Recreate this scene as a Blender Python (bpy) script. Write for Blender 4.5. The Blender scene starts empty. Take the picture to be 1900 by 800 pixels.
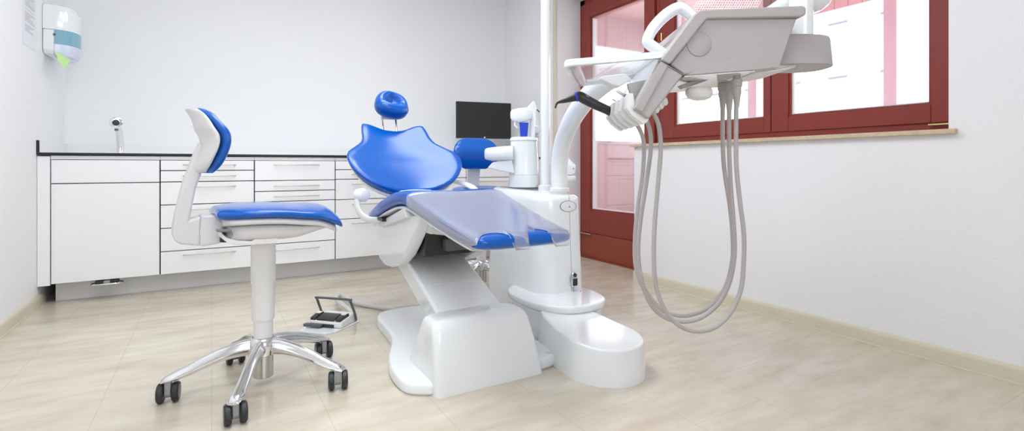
import bpy, bmesh, math, random
from mathutils import Vector, Matrix
random.seed(7)
PI = math.pi
sc = bpy.context.scene
COL = sc.collection

# ------------------------------------------------------------------ camera
FPX, HC, HZ = 950.0, 0.82, 306.5           # focal length in px, eye height, horizon row (1900x800 frame)
SN, CS = 0.5058, 0.8627
F = Vector((SN, CS, 0)); R = Vector((CS, -SN, 0)); UP = Vector((0, 0, 1)); CAM = Vector((0, 0, HC))

def W(px, py, d):                            # world point at a measured distance
    return CAM + F*d + R*((px-950)/FPX*d) + UP*((HZ-py)/FPX*d)
def Wx(px, py, X):
    q = (px-950)/FPX; return W(px, py, X/(SN+CS*q))
def Wy(px, py, Y):
    q = (px-950)/FPX; return W(px, py, Y/(CS-SN*q))
def Wz(px, py, Z):
    return W(px, py, (HC-Z)*FPX/(py-HZ))

cd = bpy.data.cameras.new('camera'); cam = bpy.data.objects.new('camera', cd); COL.objects.link(cam)
cam.location = CAM
cam.rotation_euler = (PI/2, 0, -math.atan2(SN, CS))
cd.sensor_fit = 'HORIZONTAL'; cd.sensor_width = 36; cd.lens = 36*FPX/1900
cd.shift_y = -(400-HZ)/1900
cd.clip_start = 0.02; cd.clip_end = 300
sc.camera = cam

# ------------------------------------------------------------------ materials
def mat(name, col, rough=0.5, metal=0.0, spec=0.5, coat=0.0, trans=0.0, bump=0.0, bscale=60, var=0.0, vscale=6, emit=0):
    m = bpy.data.materials.new(name); m.use_nodes = True
    nt = m.node_tree; b = nt.nodes['Principled BSDF']
    b.inputs['Base Color'].default_value = (*col, 1)
    b.inputs['Roughness'].default_value = rough
    b.inputs['Metallic'].default_value = metal
    b.inputs['Specular IOR Level'].default_value = spec
    b.inputs['Coat Weight'].default_value = coat
    b.inputs['Coat Roughness'].default_value = 0.06
    b.inputs['Transmission Weight'].default_value = trans
    if emit:
        b.inputs['Emission Color'].default_value = (*col, 1); b.inputs['Emission Strength'].default_value = emit
    if bump or var:
        tc = nt.nodes.new('ShaderNodeTexCoord')
    if var:
        n = nt.nodes.new('ShaderNodeTexNoise'); n.inputs['Scale'].default_value = vscale; n.inputs['Detail'].default_value = 4
        nt.links.new(tc.outputs['Object'], n.inputs['Vector'])
        mx = nt.nodes.new('ShaderNodeMix'); mx.data_type = 'RGBA'
        mx.inputs['A'].default_value = (*[c*(1-var) for c in col], 1)
        mx.inputs['B'].default_value = (*[min(1, c*(1+var)) for c in col], 1)
        nt.links.new(n.outputs['Fac'], mx.inputs['Factor']); nt.links.new(mx.outputs['Result'], b.inputs['Base Color'])
    if bump:
        n2 = nt.nodes.new('ShaderNodeTexNoise'); n2.inputs['Scale'].default_value = bscale; n2.inputs['Detail'].default_value = 3
        nt.links.new(tc.outputs['Object'], n2.inputs['Vector'])
        bp = nt.nodes.new('ShaderNodeBump'); bp.inputs['Strength'].default_value = bump; bp.inputs['Distance'].default_value = 0.004
        nt.links.new(n2.outputs['Fac'], bp.inputs['Height']); nt.links.new(bp.outputs['Normal'], b.inputs['Normal'])
    return m

M = {}
M['wall'] = mat('wall_plaster', (.84, .845, .85), .9, spec=.2, bump=.10, bscale=70)
M['wall_rough'] = mat('wall_rough_plaster', (.83, .82, .84), .9, spec=.2, bump=.35, bscale=85)
M['ceil'] = mat('ceiling_paint', (.88, .88, .87), .9, spec=.2, bump=.05)
M['base'] = mat('cream_baseboard', (.66, .60, .47), .45, var=.03)
M['cab'] = mat('white_laminate', (.87, .87, .88), .38, var=.005)
M['cabrail'] = mat('pale_grey_laminate', (.80, .81, .82), .45, var=.01)
M['plinth'] = mat('grey_plinth', (.86, .86, .85), .4, var=.03)
M['gap'] = mat('dark_gap', (.05, .045, .04), .8, var=.1)
M['blackedge'] = mat('black_edge', (.012, .011, .013), .4, var=.1)
M['handle'] = mat('satin_nickel', (.66, .64, .58), .35, metal=.8, var=.03)
M['white'] = mat('white_gloss_plastic', (.82, .845, .86), .12, coat=.6, var=.004)
M['whitesat'] = mat('white_satin_plastic', (.78, .775, .775), .38, var=.006)
M['warmgrey'] = mat('warm_grey_plastic', (.41, .375, .37), .42, bump=.03, bscale=500, var=.01)
M['stoolgrey'] = mat('stool_grey_plastic', (.69, .675, .685), .45, bump=.03, bscale=500, var=.01)
M['blue'] = mat('blue_vinyl', (.0003, .098, .46), .24, spec=.08, coat=.8, bump=.012, bscale=260, var=.03)
M['chrome'] = mat('chrome', (.82, .82, .83), .07, metal=1, var=.02)
M['polished'] = mat('polished_aluminium', (.78, .78, .79), .14, metal=1, bump=.04, bscale=18, var=.04)
M['steel'] = mat('brushed_steel', (.6, .59, .57), .28, metal=1, var=.05)
M['black'] = mat('black_plastic', (.02, .02, .022), .35, var=.1)
M['tyre'] = mat('black_rubber', (.022, .023, .028), .45, var=.1)
M['hub'] = mat('grey_hub', (.20, .20, .215), .45, var=.05)
M['forkgrey'] = mat('fork_grey', (.34, .33, .335), .4, metal=.3, var=.03)
M['hose'] = mat('grey_hose', (.42, .385, .375), .5, var=.01)
M['hoselight'] = mat('pale_hose', (.60, .60, .58), .5, var=.01)
M['screen'] = mat('screen_black', (.012, .012, .013), .45, bump=.02, bscale=900, var=.1)
M['blue'].node_tree.nodes['Principled BSDF'].inputs['Coat Roughness'].default_value = .17
M['redwood'] = mat('red_brown_wood', (.25, .040, .030), .42, spec=.35, bump=.06, bscale=40, var=.08, vscale=12)
M['redwood2'] = mat('red_brown_kickplate', (.28, .058, .032), .42, spec=.35, bump=.06, bscale=40, var=.08, vscale=12)
M['brass'] = mat('brass', (.75, .62, .25), .3, metal=.8, var=.03)
M['seal'] = mat('pale_seal', (.7, .7, .72), .4, var=.03)
M['stone'] = mat('travertine_sill', (.58, .46, .31), .45, var=.28, vscale=45)
M['paper'] = mat('white_paper', (.80, .80, .84), .8, var=.01)
M['ink'] = mat('grey_ink', (.50, .50, .55), .8, var=.05)
M['green'] = mat('green_paper_towel', (.55, .80, .34), .8, var=.05)
M['boardwood'] = None
M['dispblue'] = mat('dispenser_blue_window', (.20, .42, .53), .15, coat=.4, var=.05)
M['displilac'] = mat('dispenser_clear_lip', (.60, .66, .80), .15, coat=.4, var=.03)
M['darkgrey'] = mat('dark_grey_plastic', (.10, .10, .105), .4, var=.05)
M['facade'] = mat('pale_facade', (.84, .84, .85), .9, var=.02)
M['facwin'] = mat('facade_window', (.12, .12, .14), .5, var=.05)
M['bluelight'] = mat('blue_plastic', (.01, .03, .75), .3, var=.03)

def shader_mix(name, build):
    m = bpy.data.materials.new(name); m.use_nodes = True
    nt = m.node_tree; nt.nodes.remove(nt.nodes['Principled BSDF'])
    out = nt.nodes['Material Output']; build(nt, out); return m
def thin_glass(tint, refl=1.0, haze=0.0, hazecol=(1, 1, 1)):
    def f(nt, out):
        tr = nt.nodes.new('ShaderNodeBsdfTransparent'); tr.inputs['Color'].default_value = (*tint, 1)
        gl = nt.nodes.new('ShaderNodeBsdfGlossy'); gl.inputs['Color'].default_value = (1, 1, 1, 1); gl.inputs['Roughness'].default_value = .04 if not haze else .16
        fr = nt.nodes.new('ShaderNodeFresnel'); fr.inputs['IOR'].default_value = 1.45
        mu = nt.nodes.new('ShaderNodeMath'); mu.operation = 'MULTIPLY'; mu.inputs[1].default_value = refl
        nt.links.new(fr.outputs['Fac'], mu.inputs[0])
        base = tr.outputs[0]
        if haze:
            df = nt.nodes.new('ShaderNodeBsdfDiffuse'); df.inputs['Color'].default_value = (*hazecol, 1)
            m1 = nt.nodes.new('ShaderNodeMixShader'); m1.inputs[0].default_value = haze
            nt.links.new(base, m1.inputs[1]); nt.links.new(df.outputs[0], m1.inputs[2]); base = m1.outputs[0]
        mx = nt.nodes.new('ShaderNodeMixShader')
        nt.links.new(mu.outputs[0], mx.inputs[0]); nt.links.new(base, mx.inputs[1]); nt.links.new(gl.outputs[0], mx.inputs[2])
        nt.links.new(mx.outputs[0], out.inputs['Surface'])
    return f
M['glass'] = shader_mix('window_glass', thin_glass((.97, .97, .98), .8))
M['foil'] = shader_mix('clear_plastic_foil', thin_glass((.97, .97, 1.0), .8, .13, (.86, .90, 1.0)))
M['acryl'] = shader_mix('clear_acrylic', thin_glass((.97, .97, .98), .6, .03, (.88, .89, .92)))
M['foiledge'] = shader_mix('foil_edge', thin_glass((.9, .9, .95), 1.0, .55, (.85, .85, .93)))
M['bluecup'] = shader_mix('blue_cup_plastic', thin_glass((.30, .45, 1.0), .8, .45, (.05, .16, .95)))

def floor_mat():
    m = bpy.data.materials.new('beige_vinyl_tiles'); m.use_nodes = True
    nt = m.node_tree; b = nt.nodes['Principled BSDF']; L = nt.links.new; N = nt.nodes.new
    tc = N('ShaderNodeTexCoord'); sp = N('ShaderNodeSeparateXYZ'); cb = N('ShaderNodeCombineXYZ')
    L(tc.outputs['Object'], sp.inputs[0]); L(sp.outputs['Y'], cb.inputs['X']); L(sp.outputs['X'], cb.inputs['Y'])
    br = N('ShaderNodeTexBrick'); br.inputs['Scale'].default_value = 1; br.inputs['Brick Width'].default_value = .66
    br.inputs['Row Height'].default_value = .33; br.inputs['Mortar Size'].default_value = .0013; br.inputs['Mortar Smooth'].default_value = .2
    br.offset = .33; br.offset_frequency = 2
    br.inputs['Color1'].default_value = (0, 0, 0, 1); br.inputs['Color2'].default_value = (1, 1, 1, 1); br.inputs['Mortar'].default_value = (.5, .5, .5, 1)
    L(cb.outputs[0], br.inputs['Vector'])
    mp = N('ShaderNodeMapping'); mp.inputs['Scale'].default_value = (1.4, 4.5, 1); mp.inputs['Rotation'].default_value = (0, 0, .25)
    L(tc.outputs['Object'], mp.inputs['Vector'])
    n1 = N('ShaderNodeTexNoise'); n1.inputs['Scale'].default_value = 2.2; n1.inputs['Detail'].default_value = 8; n1.inputs['Roughness'].default_value = .62
    L(mp.outputs[0], n1.inputs['Vector'])
    rp = N('ShaderNodeValToRGB')
    rp.color_ramp.elements[0].position = .30; rp.color_ramp.elements[0].color = (.545, .462, .352, 1)
    rp.color_ramp.elements[1].position = .68; rp.color_ramp.elements[1].color = (.70, .64, .53, 1)
    L(n1.outputs['Fac'], rp.inputs['Fac'])
    mx = N('ShaderNodeMix'); mx.data_type = 'RGBA'; mx.blend_type = 'MIX'
    ml = N('ShaderNodeMath'); ml.operation = 'MULTIPLY'; ml.inputs[1].default_value = .06
    L(br.outputs['Color'], ml.inputs[0]); L(ml.outputs[0], mx.inputs['Factor'])
    L(rp.outputs['Color'], mx.inputs['A']); mx.inputs['B'].default_value = (.62, .56, .48, 1)
    mx2 = N('ShaderNodeMix'); mx2.data_type = 'RGBA'; mx2.inputs['B'].default_value = (.40, .32, .24, 1)
    m3 = N('ShaderNodeMath'); m3.operation = 'MULTIPLY'; m3.inputs[1].default_value = .45
    L(br.outputs['Fac'], m3.inputs[0]); L(m3.outputs[0], mx2.inputs['Factor']); L(mx.outputs['Result'], mx2.inputs['A'])
    L(mx2.outputs['Result'], b.inputs['Base Color'])
    b.inputs['Roughness'].default_value = .21; b.inputs['Specular IOR Level'].default_value = .8
    n2 = N('ShaderNodeTexNoise'); n2.inputs['Scale'].default_value = 140; L(tc.outputs['Object'], n2.inputs['Vector'])
    bp = N('ShaderNodeBump'); bp.inputs['Strength'].default_value = .05; bp.inputs['Distance'].default_value = .003
    L(n2.outputs['Fac'], bp.inputs['Height']); L(bp.outputs['Normal'], b.inputs['Normal'])
    return m
M['floor'] = floor_mat()

def board_mat(name, axis, pitch, col, line):
    m = bpy.data.materials.new(name); m.use_nodes = True
    nt = m.node_tree; b = nt.nodes['Principled BSDF']; L = nt.links.new; N = nt.nodes.new
    tc = N('ShaderNodeTexCoord'); sp = N('ShaderNodeSeparateXYZ'); L(tc.outputs['Object'], sp.inputs[0])
    dv = N('ShaderNodeMath'); dv.operation = 'DIVIDE'; dv.inputs[1].default_value = pitch; L(sp.outputs[axis], dv.inputs[0])
    fr = N('ShaderNodeMath'); fr.operation = 'FRACT'; L(dv.outputs[0], fr.inputs[0])
    lt = N('ShaderNodeMath'); lt.operation = 'LESS_THAN'; lt.inputs[1].default_value = .07; L(fr.outputs[0], lt.inputs[0])
    n = N('ShaderNodeTexNoise'); n.inputs['Scale'].default_value = 9; L(tc.outputs['Object'], n.inputs['Vector'])
    mv = N('ShaderNodeMix'); mv.data_type = 'RGBA'; mv.inputs['A'].default_value = (*[c*.92 for c in col], 1); mv.inputs['B'].default_value = (*[min(1, c*1.06) for c in col], 1)
    L(n.outputs['Fac'], mv.inputs['Factor'])
    mx = N('ShaderNodeMix'); mx.data_type = 'RGBA'; L(lt.outputs[0], mx.inputs['Factor']); L(mv.outputs['Result'], mx.inputs['A']); mx.inputs['B'].default_value = (*line, 1)
    L(mx.outputs['Result'], b.inputs['Base Color']); b.inputs['Roughness'].default_value = .7
    return m
M['boardx'] = board_mat('balcony_boards_upright', 'X', .105, (.70, .46, .47), (.42, .27, .29))  # brown boards paled to pink: daylight glare is put into the colour
M['boardc'] = board_mat('balcony_boards_ceiling', 'X', .105, (.78, .44, .42), (.50, .25, .24))  # same boards overhead, glare and bounced light put into the colour
M['boardy'] = board_mat('balcony_boards_side', 'Y', .105, (.70, .46, .47), (.42, .27, .29))  # glare put into the colour here too
M['post'] = mat('balcony_post_paint', (.62, .46, .52), .6, var=.05)

# ------------------------------------------------------------------ mesh builder
ORG = {}
class MB:
    def __init__(s): s.bm = bmesh.new()
    def face(s, vs):
        try: s.bm.faces.new(vs)
        except ValueError: pass
    def box(s, x0, x1, y0, y1, z0, z1):
        v = [s.bm.verts.new(p) for p in ((x0,y0,z0),(x1,y0,z0),(x1,y1,z0),(x0,y1,z0),(x0,y0,z1),(x1,y0,z1),(x1,y1,z1),(x0,y1,z1))]
        for q in ((0,3,2,1),(4,5,6,7),(0,1,5,4),(1,2,6,5),(2,3,7,6),(3,0,4,7)): s.face([v[i] for i in q])
        return s
    def prism(s, pts, vec, taper=None):
        vec = Vector(vec); pts = [Vector(p) for p in pts]; n = len(pts)
        a = [s.bm.verts.new(p) for p in pts]
        c = sum(pts, Vector())/n
        b = [s.bm.verts.new((p if taper is None else c+(p-c)*taper)+vec) for p in pts]
        s.face(a[::-1]); s.face(b)
        for i in range(n): s.face([a[i], a[(i+1) % n], b[(i+1) % n], b[i]])
        return s
    def loft(s, rings, caps=True, closed=True):
        vs = [[s.bm.verts.new(p) for p in r] for r in rings]; n = len(vs[0])
        for a, b in zip(vs, vs[1:]):
            for i in range(n if closed else n-1):
                s.face([a[i], a[(i+1) % n], b[(i+1) % n], b[i]])
        if caps and closed: s.face(vs[0][::-1]); s.face(vs[-1])
        return s
    def tube(s, pts, r, n=12, res=0, flat=None, caps=True, hint=None):
        pts = [Vector(p) for p in pts]
        rs = list(r) if isinstance(r, (list, tuple)) else [r]*len(pts)
        if res: pts, rs = catmull(pts, rs, res)
        rings = []; up = None
        for i, p in enumerate(pts):
            t = (pts[min(i+1, len(pts)-1)]-pts[max(i-1, 0)]).normalized()
            if up is None:
                up = Vector(hint) if hint else (Vector((0, 0, 1)) if abs(t.z) < .9 else Vector((1, 0, 0)))
            a = (up-t*up.dot(t)).normalized(); b = t.cross(a); up = a
            fa, fb = (1, 1) if flat is None else flat
            rings.append([p+a*(math.cos(2*PI*k/n)*rs[i]*fa)+b*(math.sin(2*PI*k/n)*rs[i]*fb) for k in range(n)])
        return s.loft(rings, caps)
    def lathe(s, prof, c, n=32, axis=(0, 0, 1), sx=1, sy=1):
        c = Vector(c); ax = Vector(axis).normalized()
        a = Vector((1, 0, 0)) if abs(ax.x) < .9 else Vector((0, 1, 0)); a = (a-ax*a.dot(ax)).normalized(); b = ax.cross(a)
        return s.loft([[c+ax*z+a*(r*sx*math.cos(2*PI*k/n))+b*(r*sy*math.sin(2*PI*k/n)) for k in range(n)] for r, z in prof])
    def build(s, name, m, parent=None, at=(0, 0, 0), bevel=0, seg=3, angle=35, subsurf=0, smooth=True, weld=True):
        o = Vector(at) if parent is None else ORG[parent.name]
        bm = s.bm
        if weld: bmesh.ops.remove_doubles(bm, verts=bm.verts, dist=1e-6)
        bmesh.ops.recalc_face_normals(bm, faces=bm.faces)
        me = bpy.data.meshes.new(name)
        bmesh.ops.translate(bm, verts=bm.verts, vec=-o)
        bm.to_mesh(me); bm.free()
        if smooth:
            for p in me.polygons: p.use_smooth = True
            if not subsurf and not bevel: me.set_sharp_from_angle(angle=math.radians(angle))
        me.materials.append(m)
        ob = bpy.data.objects.new(name, me); COL.objects.link(ob)
        if parent is None: ob.location = o
        else: ob.parent = parent
        ORG[ob.name] = o
        if bevel:
            md = ob.modifiers.new('bevel', 'BEVEL'); md.width = bevel; md.segments = seg; md.limit_method = 'ANGLE'; md.angle_limit = math.radians(32)
            md.harden_normals = False
            wn = ob.modifiers.new('wn', 'WEIGHTED_NORMAL'); wn.keep_sharp = False; wn.weight = 80
        if subsurf:
            md = ob.modifiers.new('sub', 'SUBSURF'); md.levels = subsurf; md.render_levels = subsurf
        return ob

def catmull(pts, rs, res):
    op, orr = [], []
    n = len(pts)
    for i in range(n-1):
        p0, p1, p2, p3 = pts[max(i-1, 0)], pts[i], pts[i+1], pts[min(i+2, n-1)]
        for k in range(res):
            t = k/res
            op.append(.5*((2*p1)+(p2-p0)*t+(2*p0-5*p1+4*p2-p3)*t*t+(3*p1-p0-3*p2+p3)*t**3))
            orr.append(rs[i]+(rs[i+1]-rs[i])*t)
    op.append(pts[-1]); orr.append(rs[-1])
    return op, orr
def smooth_table(tab, x):                    # Catmull interpolation of a table of rows keyed by column 0 (ascending)
    if x <= tab[0][0]: return tab[0][1:]
    if x >= tab[-1][0]: return tab[-1][1:]
    for i in range(len(tab)-1):
        if tab[i][0] <= x <= tab[i+1][0]:
            t = (x-tab[i][0])/(tab[i+1][0]-tab[i][0])
            a, b, c, d = tab[max(i-1, 0)], tab[i], tab[i+1], tab[min(i+2, len(tab)-1)]
            h = b[0]-0; out = []
            dx = c[0]-b[0]
            for k in range(1, len(b)):
                m0 = (c[k]-a[k])/(c[0]-a[0])*dx; m1 = (d[k]-b[k])/(d[0]-b[0])*dx
                out.append((2*t**3-3*t*t+1)*b[k]+(t**3-2*t*t+t)*m0+(-2*t**3+3*t*t)*c[k]+(t**3-t*t)*m1)
            return out
def se(t, e):                                # superellipse unit point
    c, s_ = math.cos(t), math.sin(t)
    return (math.copysign(abs(c)**(2/e), c), math.copysign(abs(s_)**(2/e), s_))
def rrect(x0, x1, y0, y1, r, z, n=6):
    out = []
    for cx, cy, a0 in ((x1-r, y1-r, 0), (x0+r, y1-r, PI/2), (x0+r, y0+r, PI), (x1-r, y0+r, 1.5*PI)):
        for k in range(n+1):
            a = a0+PI/2*k/n; out.append(Vector((cx+r*math.cos(a), cy+r*math.sin(a), z(cx+r*math.cos(a), cy+r*math.sin(a)) if callable(z) else z)))
    return out
def thing(name, loc, label, cat, group=None, rotz=0, kind=None, built_at=None):
    o = bpy.data.objects.new(name, None); COL.objects.link(o)
    o.location = loc; o.rotation_euler = (0, 0, rotz); o.empty_display_size = .1
    ORG[o.name] = Vector(loc) if built_at is None else Vector(built_at)
    if kind: o['kind'] = kind
    else: tag(o, label, cat, group)
    return o
def tag(o, label, cat, group=None):
    o['label'] = label; o['category'] = cat
    if group: o['group'] = group
    return o
def struct(o): o['kind'] = 'structure'; return o

# ------------------------------------------------------------------ room shell
XL, XR, YB, YF, ZC = -.873, 2.61, 4.60, -1.6, 2.62
XG = 2.87                                   # inner face of the window frames
struct(MB().box(XL-.2, XR+.31, YF-.2, YB+.2, -.1, 0).build('floor', M['floor'], at=(0, 0, 0)))
struct(MB().box(XL-.2, XR+.31, YF-.2, YB+.2, ZC, ZC+.15).build('ceiling', M['ceil'], at=(0, 0, ZC)))
struct(MB().box(XL-.2, XL, YF-.2, YB+.2, 0, ZC).build('wall_left', M['wall'], at=(XL, 0, 0)))
struct(MB().box(XL, XR+.31, YB, YB+.2, 0, ZC).build('wall_back', M['wall'], at=(0, YB, 0)))
FW0, FW1 = -.5, 1.35  # opening made for the added fill window
wf = MB(); wf.box(XL, FW0, YF-.2, YF, 0, ZC).box(FW1, XR+.31, YF-.2, YF, 0, ZC).box(FW0, FW1, YF-.2, YF, 0, .75).box(FW0, FW1, YF-.2, YF, 2.35, ZC)
struct(wf.build('wall_front', M['wall'], at=(0, YF, 0), smooth=False, weld=False))
OY0, OY1, OY2, OZT, OZS = .907, 2.72, 3.69, 2.30, .948
wr = MB()
wr.box(XR, XR+.31, YF, OY0, 0, ZC).box(XR, XR+.31, OY0, OY1, 0, OZS).box(XR, XR+.31, OY0, OY2, OZT, ZC).box(XR, XR+.31, OY2, YB, 0, ZC)
struct(wr.build('wall_right', M['wall_rough'], at=(XR, 0, 0), smooth=False, weld=False))

def bboard(name, pts, nrm):                   # pts: floor line, profile with a rounded top
    a, b = Vector(pts[0]), Vector(pts[1]); nrm = Vector(nrm)
    prof = [(0, 0), (.016, 0), (.016, .004), (.0125, .006), (.0125, .05), (.010, .060), (.004, .067), (0, .067)]
    m = MB(); m.prism([a+nrm*u+UP*z for u, z in prof], b-a)
    return struct(m.build(name, M['base'], at=a, angle=50))
bboard('baseboard_right', ((XR, YF, 0), (XR, OY1, 0)), (-1, 0, 0))
bboard('baseboard_left', ((XL, YF, 0), (XL, 4.062, 0)), (1, 0, 0))
bboard('baseboard_corner', ((XR, OY2+.03, 0), (XR, 3.935, 0)), (-1, 0, 0))
# stone window sill, corner bead
sl = MB(); sl.box(XR-.03, XG+.02, .877, OY1+.012, OZS, .968)
struct(sl.build('trim_1', M['stone'], at=(XR, OY0, OZS), bevel=.003, seg=2))
cbd = MB(); cbd.box(XR-.012, XR+.012, OY2-.006, OY2+.032, .07, OZT)
struct(cbd.build('trim_2', M['base'], at=(XR, OY2, 0), bevel=.004))

# ---- door and windows (red-brown timber)
def stick(m, y0, y1, z0, z1, x0, x1): m.box(x0, x1, y0, y1, z0, z1)
def sash(root, y0, y1, z0, z1, g, zb=None, xi=XG, rname='sash'):
    """y0<y1 outer, g=(glass y0, y1, z0, z1)"""
    m = MB(); x1 = xi+.06
    m.box(xi, x1, y0, g[0], z0, z1); m.box(xi, x1, g[1], y1, z0, z1)
    m.box(xi, x1, g[0], g[1], z0, g[2]); m.box(xi, x1, g[0], g[1], g[3], z1)
    s = m.build(rname, M['redwood'], root, bevel=.004, seg=2, weld=False)
    b = MB(); t = .012
    for (a0, a1, c0, c1) in ((g[0], g[0]+t, g[2], g[3]), (g[1]-t, g[1], g[2], g[3]), (g[0]+t, g[1]-t, g[2], g[2]+t), (g[0]+t, g[1]-t, g[3]-t, g[3])):
        b.box(xi+.012, xi+.03, a0, a1, c0, c1)
    b.build('glazing_bead', M['redwood'], s, weld=False)
    sl = MB(); t2 = .022
    for (a0, a1, c0, c1) in ((g[1]-t2, g[1]-t, g[2]+t, g[3]-t), (g[0]+t, g[1]-t2, g[2]+t, g[2]+t+.006)):
        sl.box(xi+.02, xi+.045, a0, a1, c0, c1)
    sl.build('glass_seal', M['seal'], s, weld=False)
    p = MB(); p.box(xi+.032, xi+.038, g[0], g[1], g[2], g[3]); p.build('pane', M['glass'], s)
    return s
fr = .045
dr = thing('door_1', (XG, 3.23, 0), 0, 0, kind='structure')
m = MB(); m.box(XG+.01, XG+.08, 3.625, OY2, 0, OZT); m.box(XG+.01, XG+.08, 2.735, 2.765, 0, OZT); m.box(XG+.01, XG+.08, 2.735, OY2, OZT-.05, OZT)
m.build('door_frame', M['redwood'], dr, bevel=.003, weld=False)
leaf = sash(dr, 2.772, 3.635, .225, OZT-.05, (2.874, 3.529, .425, 2.12), xi=XG-.01, rname='door_leaf')
m = MB(); m.box(XG-.004, XG+.06, 2.772, 3.635, .012, .222); m.build('kick_panel', M['redwood2'], leaf, bevel=.003)
m = MB(); m.box(XG-.03, XG-.008, 3.50, 3.66, .214, .222); m.build('drip_rail', M['steel'], leaf)
m = MB(); m.box(XG-.02, XG+.09, 2.735, OY2, 0, .012); m.build('threshold', M['redwood2'], dr)
w1 = thing('window_1', (XG, 2.27, .968), 0, 0, kind='structure')
m = MB(); m.box(XG+.01, XG+.08, 2.645, 2.732, .968, OZT); m.box(XG+.01, XG+.08, 1.82, 2.645, .968, 1.02); m.box(XG+.01, XG+.08, 1.82, 2.645, OZT-.05, OZT)
m.build('window_frame', M['redwood'], w1, bevel=.003, weld=False)
s1 = sash(w1, 1.853, 2.70, 1.015, OZT-.05, (1.895, 2.592, 1.10, 2.17))
for zz in (1.30, 1.74):
    m = MB(); m.tube([(XG-.006, 2.703, zz), (XG-.006, 2.703, zz+.055)], .006, 10); m.build('hinge', M['brass'], s1)
w2 = thing('window_2', (XG, 1.38, .968), 0, 0, kind='structure')
m = MB(); m.box(XG+.01, XG+.08, OY0, .99, .968, OZT); m.box(XG+.01, XG+.08, .99, 1.82, .968, 1.02); m.box(XG+.01, XG+.08, .99, 1.82, OZT-.05, OZT)
m.build('window_frame', M['redwood'], w2, bevel=.003, weld=False)
s2 = sash(w2, .985, 1.847, 1.015, OZT-.05, (1.064, 1.745, 1.10, 2.17))
m = MB(); m.box(XG-.012, XG+.008, .925, 1.07, 1.004, 1.010); m.build('brass_strip', M['brass'], w2)

w3 = thing('fill_window', ((FW0+FW1)/2, YF, .75), 0, 0, kind='structure')  # added unseen window behind the camera, lets in frontal fill light
m = MB()
for a0, a1 in ((FW0, FW0+.07), ((FW0+FW1)/2-.05, (FW0+FW1)/2+.05), (FW1-.07, FW1)): m.box(a0, a1, YF-.14, YF-.06, .75, 2.35)
for c0, c1 in ((.75, .83), (2.27, 2.35)): m.box(FW0, FW1, YF-.14, YF-.06, c0, c1)
m.build('window_frame', M['redwood'], w3, weld=False)
for a0, a1 in ((FW0+.07, (FW0+FW1)/2-.05), ((FW0+FW1)/2+.05, FW1-.07)):
    m = MB(); m.box(a0, a1, YF-.103, YF-.097, .83, 2.27); m.build('pane', M['glass'], w3)

# ---- balcony and the building across the street
BX0, BX1, BYE, BYS = 2.93, 4.42, 4.32, -1.6
bal = thing('balcony', (3.6, 2.5, -.05), 'red-brown boarded balcony outside the glazed door and windows', 'balcony')
m = MB(); m.box(BX0, BX1+.1, BYS, BYE+.08, -.15, -.05); m.build('balcony_floor', mat('balcony_concrete', (.78, .76, .73), .8, var=.08), bal)
m = MB(); m.box(BX0, BX1+.08, BYE, BYE+.05, -.05, 1.05); m.build('end_parapet', M['boardx'], bal)
m = MB(); m.box(BX0, BX1+.08, BYE-.02, BYE+.06, 1.05, 1.085); m.build('parapet_cap', M['post'], bal, bevel=.004)
m = MB(); m.box(BX0, BX1+.08, BYE, BYE+.05, 2.12, 2.46); m.build('fascia', M['boardx'], bal)
m = MB(); m.box(BX0, BX1+.1, BYS, BYE+.06, 2.46, 2.52); m.build('board_ceiling', M['boardc'], bal)
m = MB(); m.box(BX1, BX1+.1, BYS, BYE, 2.10, 2.459); m.build('outer_beam', M['boardy'], bal, bevel=.004)
m = MB(); m.box(BX1, BX1+.05, BYS, BYE-.01, -.05, .82); m.build('front_parapet', M['boardy'], bal)
for px in (1651, 1395):
    q = Wx(px, 100, BX1); m = MB(); m.box(BX1, BX1+.09, q.y-.045, q.y+.045, .82, 2.1); m.build('post', M['post'], bal, bevel=.004)
bd = thing('building', (30, 16, -8), 'pale apartment facade with rows of windows beyond the balcony', 'building')
m = MB(); m.box(30, 40, -14, 40, -8, 16); m.build('facade', M['facade'], bd)
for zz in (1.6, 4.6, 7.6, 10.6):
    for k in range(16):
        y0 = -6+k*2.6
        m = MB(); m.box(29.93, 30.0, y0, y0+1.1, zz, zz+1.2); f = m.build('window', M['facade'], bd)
        m = MB(); m.box(29.9, 29.93, y0+.05, y0+1.05, zz+1.02, zz+1.15); m.build('window_dash', M['facwin'], f)  # dark dash marking each distant window

# ------------------------------------------------------------------ base cabinets
CY = 3.94; CT = .853; CB = .121
CH = 'white base cabinets along the back wall'
def make_cabinet(x0, x1, rows, label, name='base_cabinet', hfrac=.56):
    r = thing(name, ((x0+x1)/2, CY+.3, 0), label, 'cabinet', CH)
    m = MB(); m.box(x0+.001, x1-.001, CY+.02, YB-.005, CB, .872); m.build('carcass', M['gap'], r)
    m = MB(); m.box(x0+.001, x1-.001, CY+.006, CY+.02, CT+.001, .876); m.build('top_rail', M['cabrail'], r)
    m = MB(); m.box(x0, x1, CY+.12, CY+.14, 0.0, CB); m.build('plinth', M['plinth'], r)
    for kind, z1, z0, hz in rows:
        g = .0035
        m = MB(); m.box(x0+g, x1-g, CY, CY+.019, z0+g*.8, z1-g*.8)
        fr_ = m.build(kind, M['cab'], r, bevel=.0012, seg=2)
        if hz:
            xc = (x0+x1)/2+.005; hl = (x1-x0)*hfrac/2
            p = [(xc-hl, CY-.001, hz), (xc-hl*.9, CY-.016, hz), (xc-hl*.5, CY-.021, hz), (xc, CY-.023, hz), (xc+hl*.5, CY-.021, hz), (xc+hl*.9, CY-.016, hz), (xc+hl, CY-.001, hz)]
            m = MB(); m.tube(p, .0042, 8, res=3, flat=(1.0, .7)); m.build('handle', M['handle'], fr_)
    return r
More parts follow.
